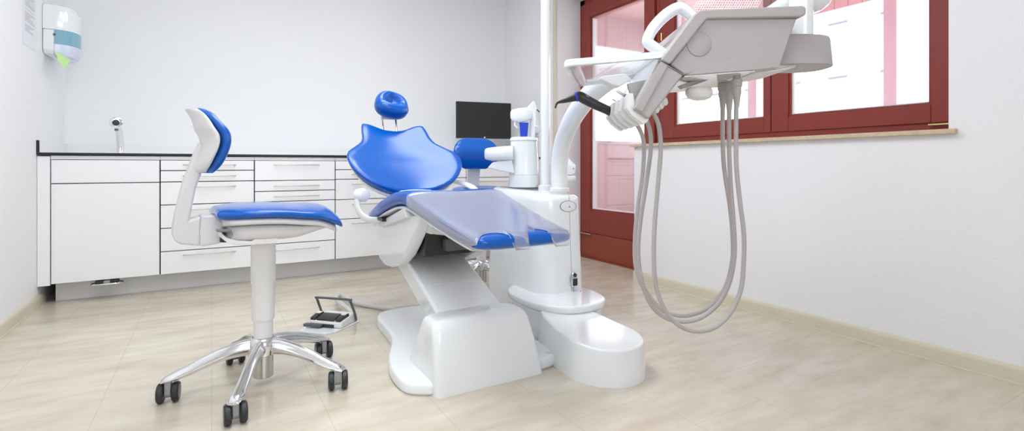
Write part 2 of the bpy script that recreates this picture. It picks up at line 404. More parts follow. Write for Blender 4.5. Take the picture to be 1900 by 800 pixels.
xs = [-.813, -.284, .253, .790, 1.325, 1.860, 2.395]
fl = MB(); fl.box(XL+.002, xs[0]-.002, CY+.002, CY+.021, CB-.005, .872)
tag(fl.build('filler_panel', M['cab'], at=(XL+.03, CY, CB)), 'narrow white filler strip between left wall and the sink cabinet', 'panel')
cabA = make_cabinet(xs[0], xs[1], [('false_front', CT, .711, 0), ('door', .711, CB, 0)], 'white sink cabinet below the tap, one tall door and no handles')
cabB = make_cabinet(xs[1], xs[2], [('drawer', CT, .785, .822), ('drawer', .785, .712, .750), ('drawer', .712, .565, .679), ('drawer', .565, .416, .532), ('drawer', .416, .267, .384), ('drawer', .267, CB, .238)],
                    'white six-drawer cabinet directly behind the nearest blue stool back, right of the sink cabinet')
cabC = make_cabinet(xs[2], xs[3], [('drawer', CT, .711, .822), ('drawer', .711, .637, .673), ('drawer', .637, .564, .600), ('drawer', .564, .266, .532), ('drawer', .266, CB, .222)],
                    'white five-drawer cabinet with a tall top drawer, behind the near stool seat front')
cabD = make_cabinet(xs[3], xs[4], [('drawer', CT, .786, .822), ('drawer', .786, .714, .750), ('drawer', .714, .562, .676), ('drawer', .562, .416, .525), ('drawer', .416, CB, .380)],
                    'white drawer cabinet behind the left edge of the dental chair backrest')
cabE = make_cabinet(xs[4], xs[5], [('drawer', CT, .714, .818), ('drawer', .714, .416, .68), ('drawer', .416, CB, .38)],
                    'white drawer cabinet seen behind the far blue stool, below the monitor')
cabF = make_cabinet(xs[5], xs[6], [('drawer', CT, .714, .818), ('drawer', .714, .416, .68), ('drawer', .416, CB, .38)],
                    'white drawer cabinet furthest right, next to the window wall')
fl = MB(); fl.box(xs[6]+.002, XR-.002, CY+.002, CY+.021, CB-.005, .872)
tag(fl.build('filler_panel', M['cab'], at=(XR-.1, CY, CB)), 'white filler strip closing the gap between cabinets and window wall', 'panel')
# kick pedal of the sink cabinet
kx = Wy(199, 525, 3.95).x
m = MB(); n = 28; ring = []
for k in range(n):
    a = 2*PI*k/n; c, s_ = se(a, 2.6); ring.append((kx+.077*c, CY+.015+.034*s_, .098))
ring.append(ring[0]); ring.append(ring[1])
m.tube(ring, .005, 8, caps=False); kp = m.build('kick_loop', M['chrome'], cabA)
for dx in (-.035, .035):
    m = MB(); m.box(kx+dx-.022, kx+dx+.022, CY-.01, CY+.05, .096, .119); m.build('kick_bracket', M['black'], cabA, bevel=.003)
m = MB(); m.box(kx-.016, kx+.016, CY-.014, CY+.04, .097, .117); m.build('kick_latch', M['forkgrey'], cabA, bevel=.003)
# worktop
wt = thing('worktop', (.87, CY+.3, .88), 'thin worktop with black front edge and raised pale upstand along back wall', 'worktop')
m = MB(); m.box(XL+.014, XR-.002, CY, YB-.014, .881, .8935); m.build('top_board', M['cab'], wt)
m = MB(); m.box(XL+.001, XR-.002, CY-.010, CY-.0002, .8805, .8935); m.build('front_edge', M['blackedge'], wt)
m = MB(); m.box(XL+.001, XL+.013, CY-.010, CY-.0002, .894, .964); m.build('upstand_end', M['blackedge'], wt)
m = MB(); m.box(XL+.001, XL+.0135, CY, YB-.001, .894, .964); m.build('side_upstand', M['cabrail'], wt)
m = MB(); m.box(XL+.014, XR-.002, YB-.0135, YB-.001, .894, .966); m.build('back_upstand', M['cabrail'], wt)
# tap
tb = Wy(223, 283, 4.36); fx, fy = tb.x, tb.y
tp = thing('tap', (fx, fy, .8935), 'chrome tap with curved spout at the left end of the worktop', 'tap')
m = MB(); m.lathe([(.024, .8935), (.024, .900), (.018, .905), (.0165, .91)], (fx, fy, 0), 24); m.build('tap_base', M['chrome'], tp)
q1 = W(223, 262, tb.length if False else (tb-CAM).dot(F)); dd = (tb-CAM).dot(F)
m = MB(); m.tube([(fx, fy, .90), W(223.5, 268, dd), W(222, 250, dd-.02), W(218.5, 236, dd-.06), W(215.5, 229, dd-.10)], [.021, .021, .0205, .020, .019], 16, res=5); m.build('spout', M['chrome'], tp)
nc = W(215, 227.5, dd-.115); nd = (CAM-nc).normalized()
m = MB(); m.lathe([(.016, -.03), (.033, -.022), (.037, -.006), (.037, 0), (.030, .004), (.018, .004)], nc, 28, nd); nz = m.build('aerator', M['chrome'], tp)
m = MB(); m.lathe([(.020, .0045), (.020, .006), (.014, .007)], nc, 24, nd); m.build('outlet', M['black'], nz)
m = MB(); m.lathe([(.009, -.006), (.012, 0), (.009, .008)], W(216, 241, dd-.10), 16); m.build('tap_button', M['darkgrey'], tp)

# ------------------------------------------------------------------ towel dispenser + notice on the left wall
dp = thing('paper_towel_dispenser', (XL, 4.175, 1.5), 'white wall paper towel dispenser with a blue window, left wall', 'dispenser')
def disp_ring(z, inset, top=0):
    dep, y0, y1 = .158-inset, 4.05+inset*.5, 4.31-inset*.5
    pts = [(XL+.002, y0), (XL+.055, y0)]
    for k in range(1, 12):
        t = k/12; a = PI*t
        pts.append((XL+.055+(dep-.055)*math.sin(a)**.75, y0+(y1-y0)*(1-math.cos(a))/2))
    pts += [(XL+.055, y1), (XL+.002, y1)]
    return [Vector((x, y, z)) for x, y in pts]
def seg(z0, z1, i0=0, i1=0, n=6): return [disp_ring(z0+(z1-z0)*k/n, i0+(i1-i0)*k/n) for k in range(n+1)]
zt, zb, zm = 1.805, 1.488, 1.638
m = MB(); m.loft([disp_ring(zm, 0), disp_ring(1.745, 0), disp_ring(1.77, .007), disp_ring(1.785, .02), disp_ring(1.792, .045)]); m.build('upper_cover', M['white'], dp)
def backpart(z): return [Vector(p) for p in ((XL+.002, 4.05, z), (XL+.056, 4.05, z), (XL+.056, 4.31, z), (XL+.002, 4.31, z))]
m = MB(); m.loft([[Vector((XL+.002, 4.075, 1.49)), Vector((XL+.05, 4.065, 1.487)), Vector((XL+.05, 4.295, 1.487)), Vector((XL+.002, 4.285, 1.49))], backpart(1.515), backpart(zm-.001)]); m.build('back_tray', M['white'], dp, bevel=.006)
def front_ring(z, inset=0):
    r = disp_ring(z, inset); a = r[1:-1]
    return a+[Vector((XL+.057, p.y, z)) for p in (a[-1], a[0])]
m = MB(); m.loft([front_ring(1.552), front_ring(zm-.001)]); m.build('window', M['dispblue'], dp)
m = MB(); m.loft([front_ring(1.475, .03), front_ring(1.485, .012), front_ring(1.51, .004), front_ring(1.551)]); m.build('lower_lip', M['displilac'], dp)
m = MB(); m.box(XL+.05, XL+.062, 4.047, 4.055, 1.60, 1.613); m.build('latch', M['darkgrey'], dp)
tw = MB()
g0 = W(102, 96, 3.06); 
pts = [W(101, 97, 3.07), W(112, 98, 3.10), W(124, 103, 3.14), W(129, 107, 3.16)]
low = [W(117, 127, 3.06), W(121, 126.5, 3.09), W(126, 122, 3.12), W(129, 113, 3.15)]
th = F*.002
rings = []
for k in range(7):
    t = k/6
    row = [a.lerp(b, t)+F*(.008*math.sin(3*t*PI+i)) for i, (a, b) in enumerate(zip(pts, low))]
    rings.append(row+[p+th for p in row[::-1]])
tw.loft(rings)
tag(tw.build('paper_towel', M['green'], at=pts[0]), 'green paper towel hanging out of the white dispenser', 'towel')
nt_ = MB(); nt_.box(XL+.0005, XL+.002, 3.69, 3.92, 1.472, 1.80)
no = nt_.build('notice_sheet', M['paper'], at=(XL, 3.805, 1.472)); tag(no, 'white printed notice sheet stuck on the left wall beside the dispenser', 'notice')
m = MB(); random.seed(3); z = 1.785
while z > 1.545:
    L = random.choice((.17, .175, .12, .15, .178, .09)); 
    if random.random() < .16: z -= .010
    m.box(XL+.002, XL+.0024, 3.715, 3.715+L, z, z+.0032); z -= .0072
m.build('printed_lines', M['ink'], no, weld=False)

# ------------------------------------------------------------------ monitor
mo = Wy(900, 257, 4.30)
mrot = math.radians(-12)
mt = thing('monitor', (mo.x, 4.33, .8935), 'black flat monitor on white stand at the right end of worktop', 'monitor', rotz=mrot, built_at=(0, 0, 0))
m = MB(); m.box(-.27, .27, -.018, .0, .178, .522); m.build('bezel', M['black'], mt, bevel=.006)
m = MB(); m.box(-.256, .256, -.0195, -.0175, .196, .508); m.build('screen', M['screen'], mt)
m = MB(); m.box(-.2725, .2725, .0005, .022, .174, .526); m.build('back_cover', M['whitesat'], mt, bevel=.008)
m = MB(); m.box(-.045, .045, .022, .045, .02, .36); m.build('stand_neck', M['whitesat'], mt, bevel=.008)
m = MB(); m.loft([rrect(-.13, .13, -.08, .12, .04, z) for z in (0, .010)]+[rrect(-.12, .12, -.07, .11, .04, .016)]); m.build('stand_foot', M['whitesat'], mt)
m = MB(); m.lathe([(.008, -.006), (.008, .0), (.006, .002)], (.005, -.0195, .188), 16, (0, -1, 0)); m.build('power_button', M['whitesat'], mt)

# ------------------------------------------------------------------ dental chair
CX = .92
dc = thing('dental_chair', (CX, 2.1, 0), 'white dental patient chair with glossy blue upholstery, in the middle of the room', 'dental chair')
# base plate
half = [(-.241, 1.709), (-.296, 1.741), (-.328, 1.795), (-.330, 1.914), (-.301, 2.055), (-.240, 2.21), (-.215, 2.32), (-.205, 2.46), (-.195, 2.60), (-.15, 2.70), (-.05, 2.74)]
out = [Vector((CX+x, y, 0)) for x, y in half]+[Vector((CX-x, y, 0)) for x, y in half[::-1]]
out = catmull(out+[out[0]], [0]*(len(out)+1), 4)[0][:-1]
c = Vector((CX, 2.15, 0))
def plate(z, k): return [c+(p-c)*k+UP*z for p in out]
m = MB(); m.loft([plate(0, .985), plate(.006, .985), plate(.007, 1), plate(.030, 1), plate(.040, .988), plate(.045, .965), plate(.046, .9)]); m.build('base_plate', M['white'], dc, angle=50)
# base cover
def bc(z, y0, y1, x0, x1, r): return rrect(x0, x1, y0, y1, r, z)
m = MB(); m.loft([bc(0, 1.677, 1.99, .676, 1.133, .026), bc(.06, 1.683, 1.970, .677, 1.123, .026), bc(.13, 1.697, 1.925, .680, 1.110, .026), bc(.19, 1.712, 1.888, .684, 1.098, .026), bc(.220, 1.721, 1.872, .687, 1.091, .026), bc(.236, 1.730, 1.864, .691, 1.083, .026), bc(.246, 1.743, 1.858, .699, 1.072, .026), bc(.251, 1.760, 1.850, .712, 1.058, .024), bc(.253, 1.785, 1.838, .735, 1.03, .02)])
cv = m.build('base_cover', M['white'], dc, angle=60)
q = Wy(926, 711, 1.678); m = MB(); m.lathe([(.003, 0), (.003, .001)], (q.x, 1.6805, q.z), 12, (0, -1, 0)); m.build('screw_hole', M['black'], cv)
# lift link
sl_ = .385
def lk(y, off): return .235+(y-1.87)*sl_+off
pl = [(1.80, lk(1.80, 0)), (2.50, lk(2.50, 0)), (2.53, lk(2.53, -.05)), (2.50, lk(2.50, -.105)), (1.86, lk(1.86, -.105)), (1.80, lk(1.80, -.09))]
m = MB(); m.prism([Vector((CX-.155, y, z)) for y, z in pl], (.29, 0, 0)); m.build('lift_link', M['white'], dc, bevel=.014, seg=4)
m = MB(); m.prism([Vector((CX-.10, y, lk(y, o))) for y, o in ((2.05, .001), (2.30, .001), (2.30, .004), (2.05, .004))], (.20, 0, 0)); m.build('link_cover_plate', M['whitesat'], dc, bevel=.0015)
# side covers of the seat carriage
sp_px = [(699, 415), (698.5, 436), (699.5, 460), (703, 480), (712, 492), (725, 496.5), (737, 493), (751, 476), (761, 455), (770, 432), (777, 408), (779, 398), (740, 400)]
sp = [Wx(a, b, CX-.20) for a, b in sp_px]
for s_ in (-1, 1):
    m = MB()
    pp = [Vector((CX+s_*.20, p.y, p.z)) for p in sp]
    m.prism(pp, (-s_*.055, 0, 0)); m.build('side_cover', M['white'], dc, bevel=.012, seg=4)
m = MB(); m.box(CX-.15, CX+.15, 1.98, 2.52, .535, .635); m.build('seat_carriage', M['whitesat'], dc, bevel=.01)
m = MB(); m.box(CX-.14, CX+.14, 2.06, 2.45, .43, .535); m.build('drive_housing', M['black'], dc, bevel=.006)
m = MB(); m.box(CX-.06, CX+.075, 2.02, 2.10, .452, .505); m.build('motor', M['darkgrey'], dc, bevel=.008)
m = MB(); m.tube([(CX-.11, 2.03, .535), (CX-.02, 2.0, .525), (CX+.06, 2.02, .528)], .007, 8, res=4); m.build('cable', M['whitesat'], dc)
# seat + leg rest cushion. rows: y, z_top, half width, thickness, dish
SEAT = [(1.455, .588, .188, .050, .000), (1.50, .594, .192, .054, .000), (1.60, .612, .198, .060, .001), (1.75, .643, .207, .066, .002), (1.90, .677, .216, .072, .004),
        (2.00, .701, .222, .076, .006), (2.07, .717, .229, .078, .010), (2.13, .720, .238, .078, .013), (2.20, .710, .245, .078, .014), (2.35, .670, .252, .076, .014), (2.50, .620, .250, .074, .012), (2.60, .586, .243, .070, .010)]
def seat_ring(y, shrink=0.0, grow=0.0, n=40, e=4.2, arc=None, drop=0):
    zt_, hx, t, dish = smooth_table(SEAT, y)
    hz = t/2; zc = zt_-hz
    out = []
    rng = [2*PI*k/n for k in range(n)] if arc is None else [arc[0]+(arc[1]-arc[0])*k/n for k in range(n+1)]
    for a in rng:
        cx_, cz_ = se(a, e)
        x = cx_*(hx-shrink+grow); z_ = cz_*(hz*(1-shrink/.05)+grow)
        if a % (2*PI) < PI: z_ += dish*((x/hx)**2-1)+.0
        out.append((CX+x, zc+z_))
    return out
rings = []
for k in range(7):                            # rounded foot end
    a = PI/2*(k/6); rings.append([Vector((x, 1.495-.035*math.cos(a), z)) for x, z in seat_ring(1.495, .045*(1-math.sin(a)))])
ys = [1.495+(2.56-1.495)*k/34 for k in range(1, 35)]
for y in ys: rings.append([Vector((x, y, z)) for x, z in seat_ring(y)])
for k in range(1, 7):
    a = PI/2*(k/6); rings.append([Vector((x, 2.56+.04*math.sin(a), z)) for x, z in seat_ring(2.56, .045*(1-math.cos(a)))])
m = MB(); m.loft(rings); seat = m.build('seat_cushion', M['blue'], dc, angle=70)
# white shell below the cushion
rings = []
for k in range(31):
    y = 1.53+(2.55-1.53)*k/30
    zt_, hx, t, dish = smooth_table(SEAT, y)
    zb_ = zt_-t; hh = .018 if y < 2.02 else .018+.0*(y-2.02)
    r = []
    for a in range(24):
        cx_, cz_ = se(2*PI*a/24, 5); r.append(Vector((CX+cx_*(hx-.012), y, zb_-hh/2+.006+cz_*hh/2)))
    rings.append(r)
m = MB(); m.loft(rings); m.build('seat_shell', M['white'], dc, angle=60)
m = MB(); m.prism([Vector((CX-.222, y, z)) for y, z in ((2.10, .640), (2.46, .545), (2.50, .525), (2.42, .523), (2.06, .60))], (.444, 0, 0)); m.build('seat_underframe', M['whitesat'], dc, bevel=.006)
# backrest
V = Vector((0, .33, .335)); VL = V.length; V.normalize(); NN = Vector((0, -V.z, V.y))
BB = Vector((CX, 2.605, .706))
BACK = [(-.10, .09), (-.06, .15), (0, .215), (.08, .26), (.21, .302), (.33, .316), (.42, .316), (.50, .302), (.60, .260), (.70, .218), (.80, .200), (.90, .194), (1.0, .184)]
def back_ring(t, th, wsc=1.0, noff=0.0, n=44, e=3.0, toff=0):
    w, = smooth_table(BACK, t); w = max(.02, w*wsc); out = []
    for k in range(n):
        cx_, cn_ = se(2*PI*k/n, e)
        s_ = cx_; horn = 0
        if t > .55: horn = ((t-.55)/.45)**2*.034*(math.sin(min(1, abs(s_)*1.2)*PI/2)**3-.35)
        dish = .062*(abs(s_)**2.2)*(min(1, w/.30))
        if t < .25: dish += .03*((.25-t)/.35)**1.5
        lum = .018*math.exp(-((t-.25)/.25)**2)
        out.append(BB+V*((t)*VL+horn+toff)+Vector((s_*w, 0, 0))+NN*(cn_*th+dish+lum+noff-.045))
    return out
rings = []
for k in range(6):
    a = PI/2*k/5; rings.append(back_ring(-.10+.10*(1-math.cos(a))*.4, .006+.026*math.sin(a), .62+.38*math.sin(a)))
for k in range(1, 27): rings.append(back_ring(-.06+k/26*1.03, .032))
for k in range(1, 7):
    a = PI/2*k/6; rings.append(back_ring(.97+.045*math.sin(a), .004+.028*math.cos(a), 1-.10*(1-math.cos(a))))
m = MB(); m.loft(rings); m.build('backrest_cushion', M['blue'], dc, angle=70)
rings = [back_ring(-.14+k/24*1.02, .018 if 0 < k < 24 else .008, .93, -.045, toff=0) for k in range(25)]
m = MB(); m.loft(rings); m.build('backrest_shell', M['white'], dc, angle=70)
m = MB(); m.prism([Vector((CX-.09, y, z)) for y, z in ((2.45, .53), (2.66, .66), (2.83, .82), (2.80, .86), (2.62, .72), (2.40, .60))], (.18, 0, 0)); m.build('backrest_bracket', M['whitesat'], dc, bevel=.012)
# headrest
hc = W(726, 195, 3.04); hc.x = CX
m = MB(); bmesh.ops.create_uvsphere(m.bm, u_segments=48, v_segments=32, radius=1)
tilt = math.radians(33); Mx = Matrix.Rotation(math.radians(0), 4, 'Y')
for v in m.bm.verts:
    x, y, z = v.co                            # front is -y
    ex = (abs(x)**2.4+abs(y)**2.4+abs(z)**2.4)**(1/2.4)
    x, y, z = x/ex, y/ex, z/ex
    zz = z-.16; xx = x
    g = math.exp(-((xx/.50)**2+((zz)/.46)**2)**1.4) if y < 0 else 0
    yy = y*.062+g*.058*(1 if y < 0 else 0)
    if y < 0: yy -= .020*max(0, -z-.1)
    px_, pz_ = x*.100*(1-.10*z), z*.088
    c_, s2_ = math.cos(-tilt), math.sin(-tilt)
    v.co = (px_, yy*c_+pz_*math.sin(tilt), pz_*c_-yy*math.sin(tilt)*-1*-1) if False else (px_, yy*math.cos(tilt)+pz_*math.sin(tilt), -yy*math.sin(tilt)*1.0+pz_*math.cos(tilt))
rt = Matrix.Rotation(math.radians(10), 4, 'Y')
for v in m.bm.verts: v.co = hc+(rt @ v.co)
hr = m.build('headrest', M['blue'], dc, angle=80)
for px in (709, 734):
    a = W(px+2, 243, 3.05); b = W(px-1, 212, 3.07)
    m = MB(); m.tube([a-V*.05+Vector((0, .01, 0)), a, b], .0065, 12); m.build('headrest_rod', M['chrome'], hr)
m = MB(); m.box(hc.x-.055, hc.x+.035, hc.y+.012, hc.y+.032, hc.z-.085, hc.z-.055); m.build('headrest_clamp', M['whitesat'], hr, bevel=.006)
# armrests
ar = [W(664, 352, 2.50), W(662, 368, 2.49), W(665, 388, 2.48), W(674, 402, 2.47), W(690, 408.5, 2.46), W(716, 405, 2.44)]
m = MB(); m.tube(ar, [.013, .016, .018, .018, .015, .010], 14, res=5, flat=(.75, 1.3)); arm = m.build('armrest', M['white'], dc)
pc = W(672, 362, 2.50)
m = MB(); m.lathe([(.02, -.030), (.030, -.026), (.034, -.012), (.034, .012), (.028, .022), (.016, .026)], pc, 28, R*.9-F*.4, sx=1.15); m.build('armrest_pivot', M['white'], arm)
m = MB(); m.tube([(1.20, 2.42, .61), (1.24, 2.50, .675), (1.25, 2.61, .705), (1.21, 2.72, .725)], [.010, .014, .016, .012], 14, res=5, flat=(.8, 1.3)); m.build('armrest', M['white'], dc)
# hinge slot under the seat
m = MB(); a = W(706, 406, 2.42); m.box(a.x-.01, a.x+.035, a.y-.06, a.y+.02, a.z-.008, a.z+.006); m.build('hinge_slot', M['black'], dc, bevel=.002)

# clear foil cover lying on the leg rest
def cover_pt(theta, l):                       # l from 0 (knee) to 1 (foot end) and beyond (hanging)
    if l <= 1:
        y = 2.035+(1.495-2.035)*l
        p = seat_ring(y, grow=.004, n=1, arc=(theta, theta))[0]; return Vector((p[0], y, p[1]))
    a = min(PI/2, (l-1)/.12*PI/2)
    zt_, hx, t, dish = smooth_table(SEAT, 1.495)
    c_, s3 = se(theta, 4.2)
    zc = zt_-t/2
    z_ = zc+max(-.004, s3)*(t/2+.004)*math.cos(a)**.8 if s3 > 0 else zc+s3*(t/2+.004)
    extra = max(0, (l-1.12))*.45
    return Vector((CX+c_*(hx+.004), 1.495-(.039)*math.sin(a), z_-extra))
NT = 64; rows = []
for i in range(NT+1):
    th_ = PI*1.11-(PI*1.22)*i/NT
    s3 = (se(th_, 4.2)[0]+1)/2                # 0 left .. 1 right
    def lobe(s4, a, b, hgt): return hgt*math.sqrt(max(0, 1-((s4-(a+b)/2)/((b-a)/2))**2)) if a < s4 < b else 0
    lm = 1.185
    lm -= lobe(s3, -.02, .36, .19)+lobe(s3, .50, .755, .20)+lobe(s3, .93, 1.10, .19)
    if th_ > PI or th_ < 0: lm = 1.0
    rows.append([cover_pt(th_, lm*k/40) for k in range(41)])
m = MB(); m.loft([[p for p in r] for r in rows], caps=False, closed=False)
cvf = m.build('foot_end_cover', M['foil'], at=(CX, 1.76, .68), angle=80)
md = cvf.modifiers.new('thick', 'SOLIDIFY'); md.thickness = .0008
tag(cvf, 'clear plastic protective sheet laid over the foot end of the blue chair', 'cover')
edge = [r[-1] for r in rows]; m = MB(); m.tube(edge, .0011, 6); m.tube([r[0] for r in rows], .0011, 6)
m.build('rim', M['foiledge'], cvf, weld=False)

# ------------------------------------------------------------------ dental unit (column beside the chair)
du = thing('dental_unit', (1.5, 2.3, 0), 'white column unit with spittoon and lamp pole, right of the dental chair', 'dental unit')
def colring(z, g, tilt=0):
    zf = (lambda x, y: z+(y-2.06)*tilt) if tilt else z
    return rrect(1.375-g, 1.655+g, 2.06-g, 2.66+g, .10+g*.5, zf, 8)
m = MB(); m.loft([colring(0, .012), colring(.2, .010), colring(.60, -.004), colring(.640, -.006), colring(.655, -.010, .05), colring(.664, -.022, .055), colring(.668, -.045, .06)]); col = m.build('column_body', M['white'], du, angle=50)
def front_on_col(px, py): return Wy(px, py, 2.052)
# badge, seam and hanging switch on the column front
def col_hit(px, py):
    d = 2.2; prev = None
    while d < 3:
        p = W(px, py, d); g = .012-.01*p.z if p.z < .2 else .010-.035*(p.z-.2); r = .10+g*.5
        x0, x1, y0, y1 = 1.375-g+r, 1.655+g-r, 2.06-g+r, 2.66+g-r
        qx, qy = min(max(p.x, x0), x1), min(max(p.y, y0), y1)
        if math.hypot(p.x-qx, p.y-qy) <= r: return p, Vector((p.x-qx, p.y-qy, 0)).normalized()
        d += .0005
cc, cn = col_hit(1055, 383); ct = UP.cross(cn)
def oval(s0, o):
    out = []
    for k in range(36):
        p, n_ = col_hit(1054+14*s0*math.cos(2*PI*k/36), 383+9.6*s0*math.sin(2*PI*k/36)); out.append(p+n_*o)
    return out
m = MB(); m.loft([oval(1.0, -.004), oval(1.0, .0022), oval(.95, .0026), oval(.5, .0028)]); bg = m.build('badge', M['white'], du)
m = MB(); m.loft([oval(1.10, -.004), oval(1.08, .0016)]); m.build('badge_rim', M['hub'], bg)
m = MB(); m.lathe([(.0035, 0), (.0035, .001)], cc+cn*.003+ct*.004-UP*.002, 12, cn); m.build('badge_lock', M['darkgrey'], bg)
m = MB(); prev = []
for i in range(13):
    p, n_ = col_hit(1056+5*i/12, 362+178*i/12); prev.append(p+n_*.0002)
m.tube(prev, .0009, 6); m.build('seam', M['hub'], du)
sq, sn = col_hit(1062, 519); sq = sq+sn*.012; stn = UP.cross(sn)
m = MB(); m.lathe([(.010, -.012), (.020, -.008), (.0235, 0), (.020, .008), (.010, .012)], sq, 28, sn, sx=.85, sy=1.75)
if True:
    pass
sw = m.build('hanging_switch', M['steel'], du)
def onsw(u, z, o): return sq+stn*u+UP*z+sn*o
m = MB(); m.prism([onsw(u, z, .006) for u, z in ((-.013, -.026), (.013, -.026), (.013, .010), (-.013, .010))], sn*.010); m.build('switch_key', M['black'], sw, bevel=.004)
m = MB(); m.lathe([(.0105, 0), (.010, .006), (.006, .008)], onsw(0, .026, .006), 16, sn); m.build('switch_knob', M['black'], sw)
m = MB(); m.tube([onsw(0, -.04, 0), onsw(.004, -.10, .0), (sq.x+.03, sq.y-.02, .198)], .0016, 6, res=4); m.build('switch_cord', M['hub'], sw)
# step platform
def pf(z, g): 
    r = []
    for k in range(48):
        c_, s_ = se(2*PI*k/48, 2.5); r.append(Vector((1.462+(.200+g)*c_, 2.075+(.265+g)*s_, z)))
    return r
m = MB(); m.loft([pf(.155, -.012), pf(.159, -.003), pf(.164, 0), pf(.184, 0), pf(.1885, -.0025), pf(.1905, -.008), pf(.191, -.018)]); pfm = m.build('step_platform', M['white'], du, angle=60)
m = MB(); m.loft([pf(0, -.012), pf(.151, -.018)]); m.build('platform_skirt', M['white'], du, angle=60)
# floor box in front of the column
def fb(z, g, zt_=None):
    pts = []
    for k in range(25):
        a = PI+PI*k/24; pts.append((1.352+(.158+g)*math.cos(a)*(1), 1.585+(.170+g)*math.sin(a)))
    pts += [(1.510+g, 1.72), (1.505+g, 1.85), (1.49+g, 1.98), (1.30-g, 1.98), (1.245-g, 1.86), (1.208-g, 1.72)]
    return [Vector((x, y, z if zt_ is None else zt_(x, y))) for x, y in pts]
topz = lambda o: (lambda x, y: .134+o+max(0, y-1.42)*.055)
m = MB(); m.loft([fb(0, .004), fb(.05, .002), fb(0, -.005, topz(-.008)), fb(0, -.0065, topz(-.003)), fb(0, -.011, topz(0)), fb(0, -.022, topz(.001))]); 
tag_fb = m.build('connection_box', M['white'], du, angle=60)
# spittoon tower
cu = W(972, 348, 2.90); cz = cu.z
SX = 57*2.9/950/2
m = MB(); m.lathe([(SX*1.0, cz-.03), (SX*1.0, cz+.002)], (cu.x, cu.y, 0), 40); m.build('tower_foot', M['darkgrey'], du)
m = MB(); m.lathe([(SX*.98, cz+.003), (SX, cz+.006), (SX*.975, cz+.072)], (cu.x, cu.y, 0), 40); m.build('tower_base_ring', M['white'], du)
m = MB(); m.lathe([(SX*.970, cz+.0735), (SX*.93, cz+.15), (SX*.86, cz+.262)], (cu.x, cu.y, 0), 40); twr = m.build('spittoon_tower', M['white'], du)
m = MB(); m.lathe([(SX*.84, cz+.2625), (SX*.90, cz+.264), (SX*.90, cz+.278), (SX*.82, cz+.284), (SX*.5, cz+.2845)], (cu.x, cu.y, 0), 40); m.build('tower_lid', M['white'], du, angle=50)
# bowl
def lat_ring(px, pyt, pyb, depth, d, n=28, e=2.8):
    c = W(px, (pyt+pyb)/2, d); h = (pyb-pyt)/2*d/950
    return [c+F*(depth*se(2*PI*k/n, e)[0])+UP*(h*se(2*PI*k/n, e)[1]) for k in range(n)]
m = MB(); m.loft([lat_ring(899, 281, 292, .015, 2.86), lat_ring(900, 277, 295, .03, 2.86), lat_ring(904, 274.5, 297, .045, 2.86), lat_ring(915, 273, 299, .06, 2.86), lat_ring(930, 271.5, 298.5, .068, 2.86), lat_ring(952, 270, 298, .068, 2.86)]); m.build('spittoon_bowl', M['white'], du, angle=70)
m = MB(); m.prism([W(a, b, 2.82) for a, b in ((904, 312), (914, 301), (950, 296), (955, 322), (935, 319))], F*.07); m.build('bowl_bracket', M['white'], du, bevel=.008)
# cup filler
m = MB(); m.tube([W(988, 258, 2.90), W(988, 230, 2.90), W(987, 214, 2.90), W(981, 207, 2.89), W(970, 206, 2.88)], [.014, .014, .014, .016, .018], 16, res=5); m.build('filler_arch', M['white'], du)
m = MB(); m.loft([lat_ring(947, 208, 220, .012, 2.88, e=4), lat_ring(950, 204, 225, .025, 2.88, e=4), lat_ring(962, 201, 228, .035, 2.88, e=4), lat_ring(976, 200, 226, .035, 2.88, e=4), lat_ring(986, 203, 220, .02, 2.88, e=4)]); fh = m.build('filler_head', M['white'], du, angle=45)
m = MB(); m.tube([W(957, 222, 2.87), W(955, 232, 2.86), W(960, 237, 2.86)], .006, 10, res=3); m.build('filler_spout', M['whitesat'], fh)
# assistant instruments behind the tower
m = MB(); m.prism([W(a, b, 2.99) for a, b in ((974, 203), (989, 187), (993, 189), (999, 206), (998, 216), (984, 214))], F*.04); ah = m.build('assistant_holder', M['white'], du, bevel=.006)
m = MB(); m.tube([W(993, 205, 3.0), W(995, 235, 3.0), W(996, 300, 3.0), W(998, 345, 3.0)], [.014, .016, .013, .012], 14, res=4); m.build('assistant_post', M['whitesat'], du)
m = MB(); m.lathe([(.018, -.02), (.024, -.012), (.024, .012), (.018, .02)], W(995, 241, 2.97), 24, -F); m.build('assistant_joint', M['white'], du)
m = MB(); m.tube([W(996, 203, 2.98), W(1001, 208, 2.98)], .003, 8); m.build('assistant_tip', M['black'], ah)
# parts showing right of the arm
m = MB(); m.prism([W(a, b, 2.85) for a, b in ((1040, 290), (1053, 291), (1069, 308), (1068, 322), (1060, 326), (1040, 322))], F*.05); m.build('suction_holder', M['white'], du, bevel=.008)
m = MB(); m.tube([W(1040, 332, 2.86), W(1062, 332, 2.86), W(1068, 331, 2.86)], [.020, .020, .014], 16); sb = m.build('suction_arm', M['white'], du)
m = MB(); m.lathe([(.004, 0), (.004, .003)], W(1064, 313, 2.84), 12, -F); m.build('screw', M['hub'], sb)
# lamp pole
lp = W(1012, 350, 2.84)
m = MB(); m.tube([(lp.x, lp.y, .66), (lp.x, lp.y, 2.05)], 17.5*2.84/950/2, 28); m.build('lamp_pole', M['white'], du)
m = MB(); m.lathe([(.040, .66), (.040, .705), (.030, .712)], (lp.x, lp.y, 0), 28); m.build('pole_collar', M['whitesat'], du)

# blue cup
cp = W(972, 254, 2.885); 
m = MB(); k_ = 2.885/950; h = 26*k_
m.lathe([(6.2*k_, 0.0), (6.6*k_, .002), (8.6*k_, h), (9.0*k_, h+.001), (8.2*k_, h), (6.0*k_, .004), (.003, .0035)], (cp.x, cp.y, cz+.2846), 28)
tag(m.build('cup', M['bluecup'], at=(cp.x, cp.y, cz+.2846)), 'blue plastic rinsing cup on the white spittoon tower', 'cup')

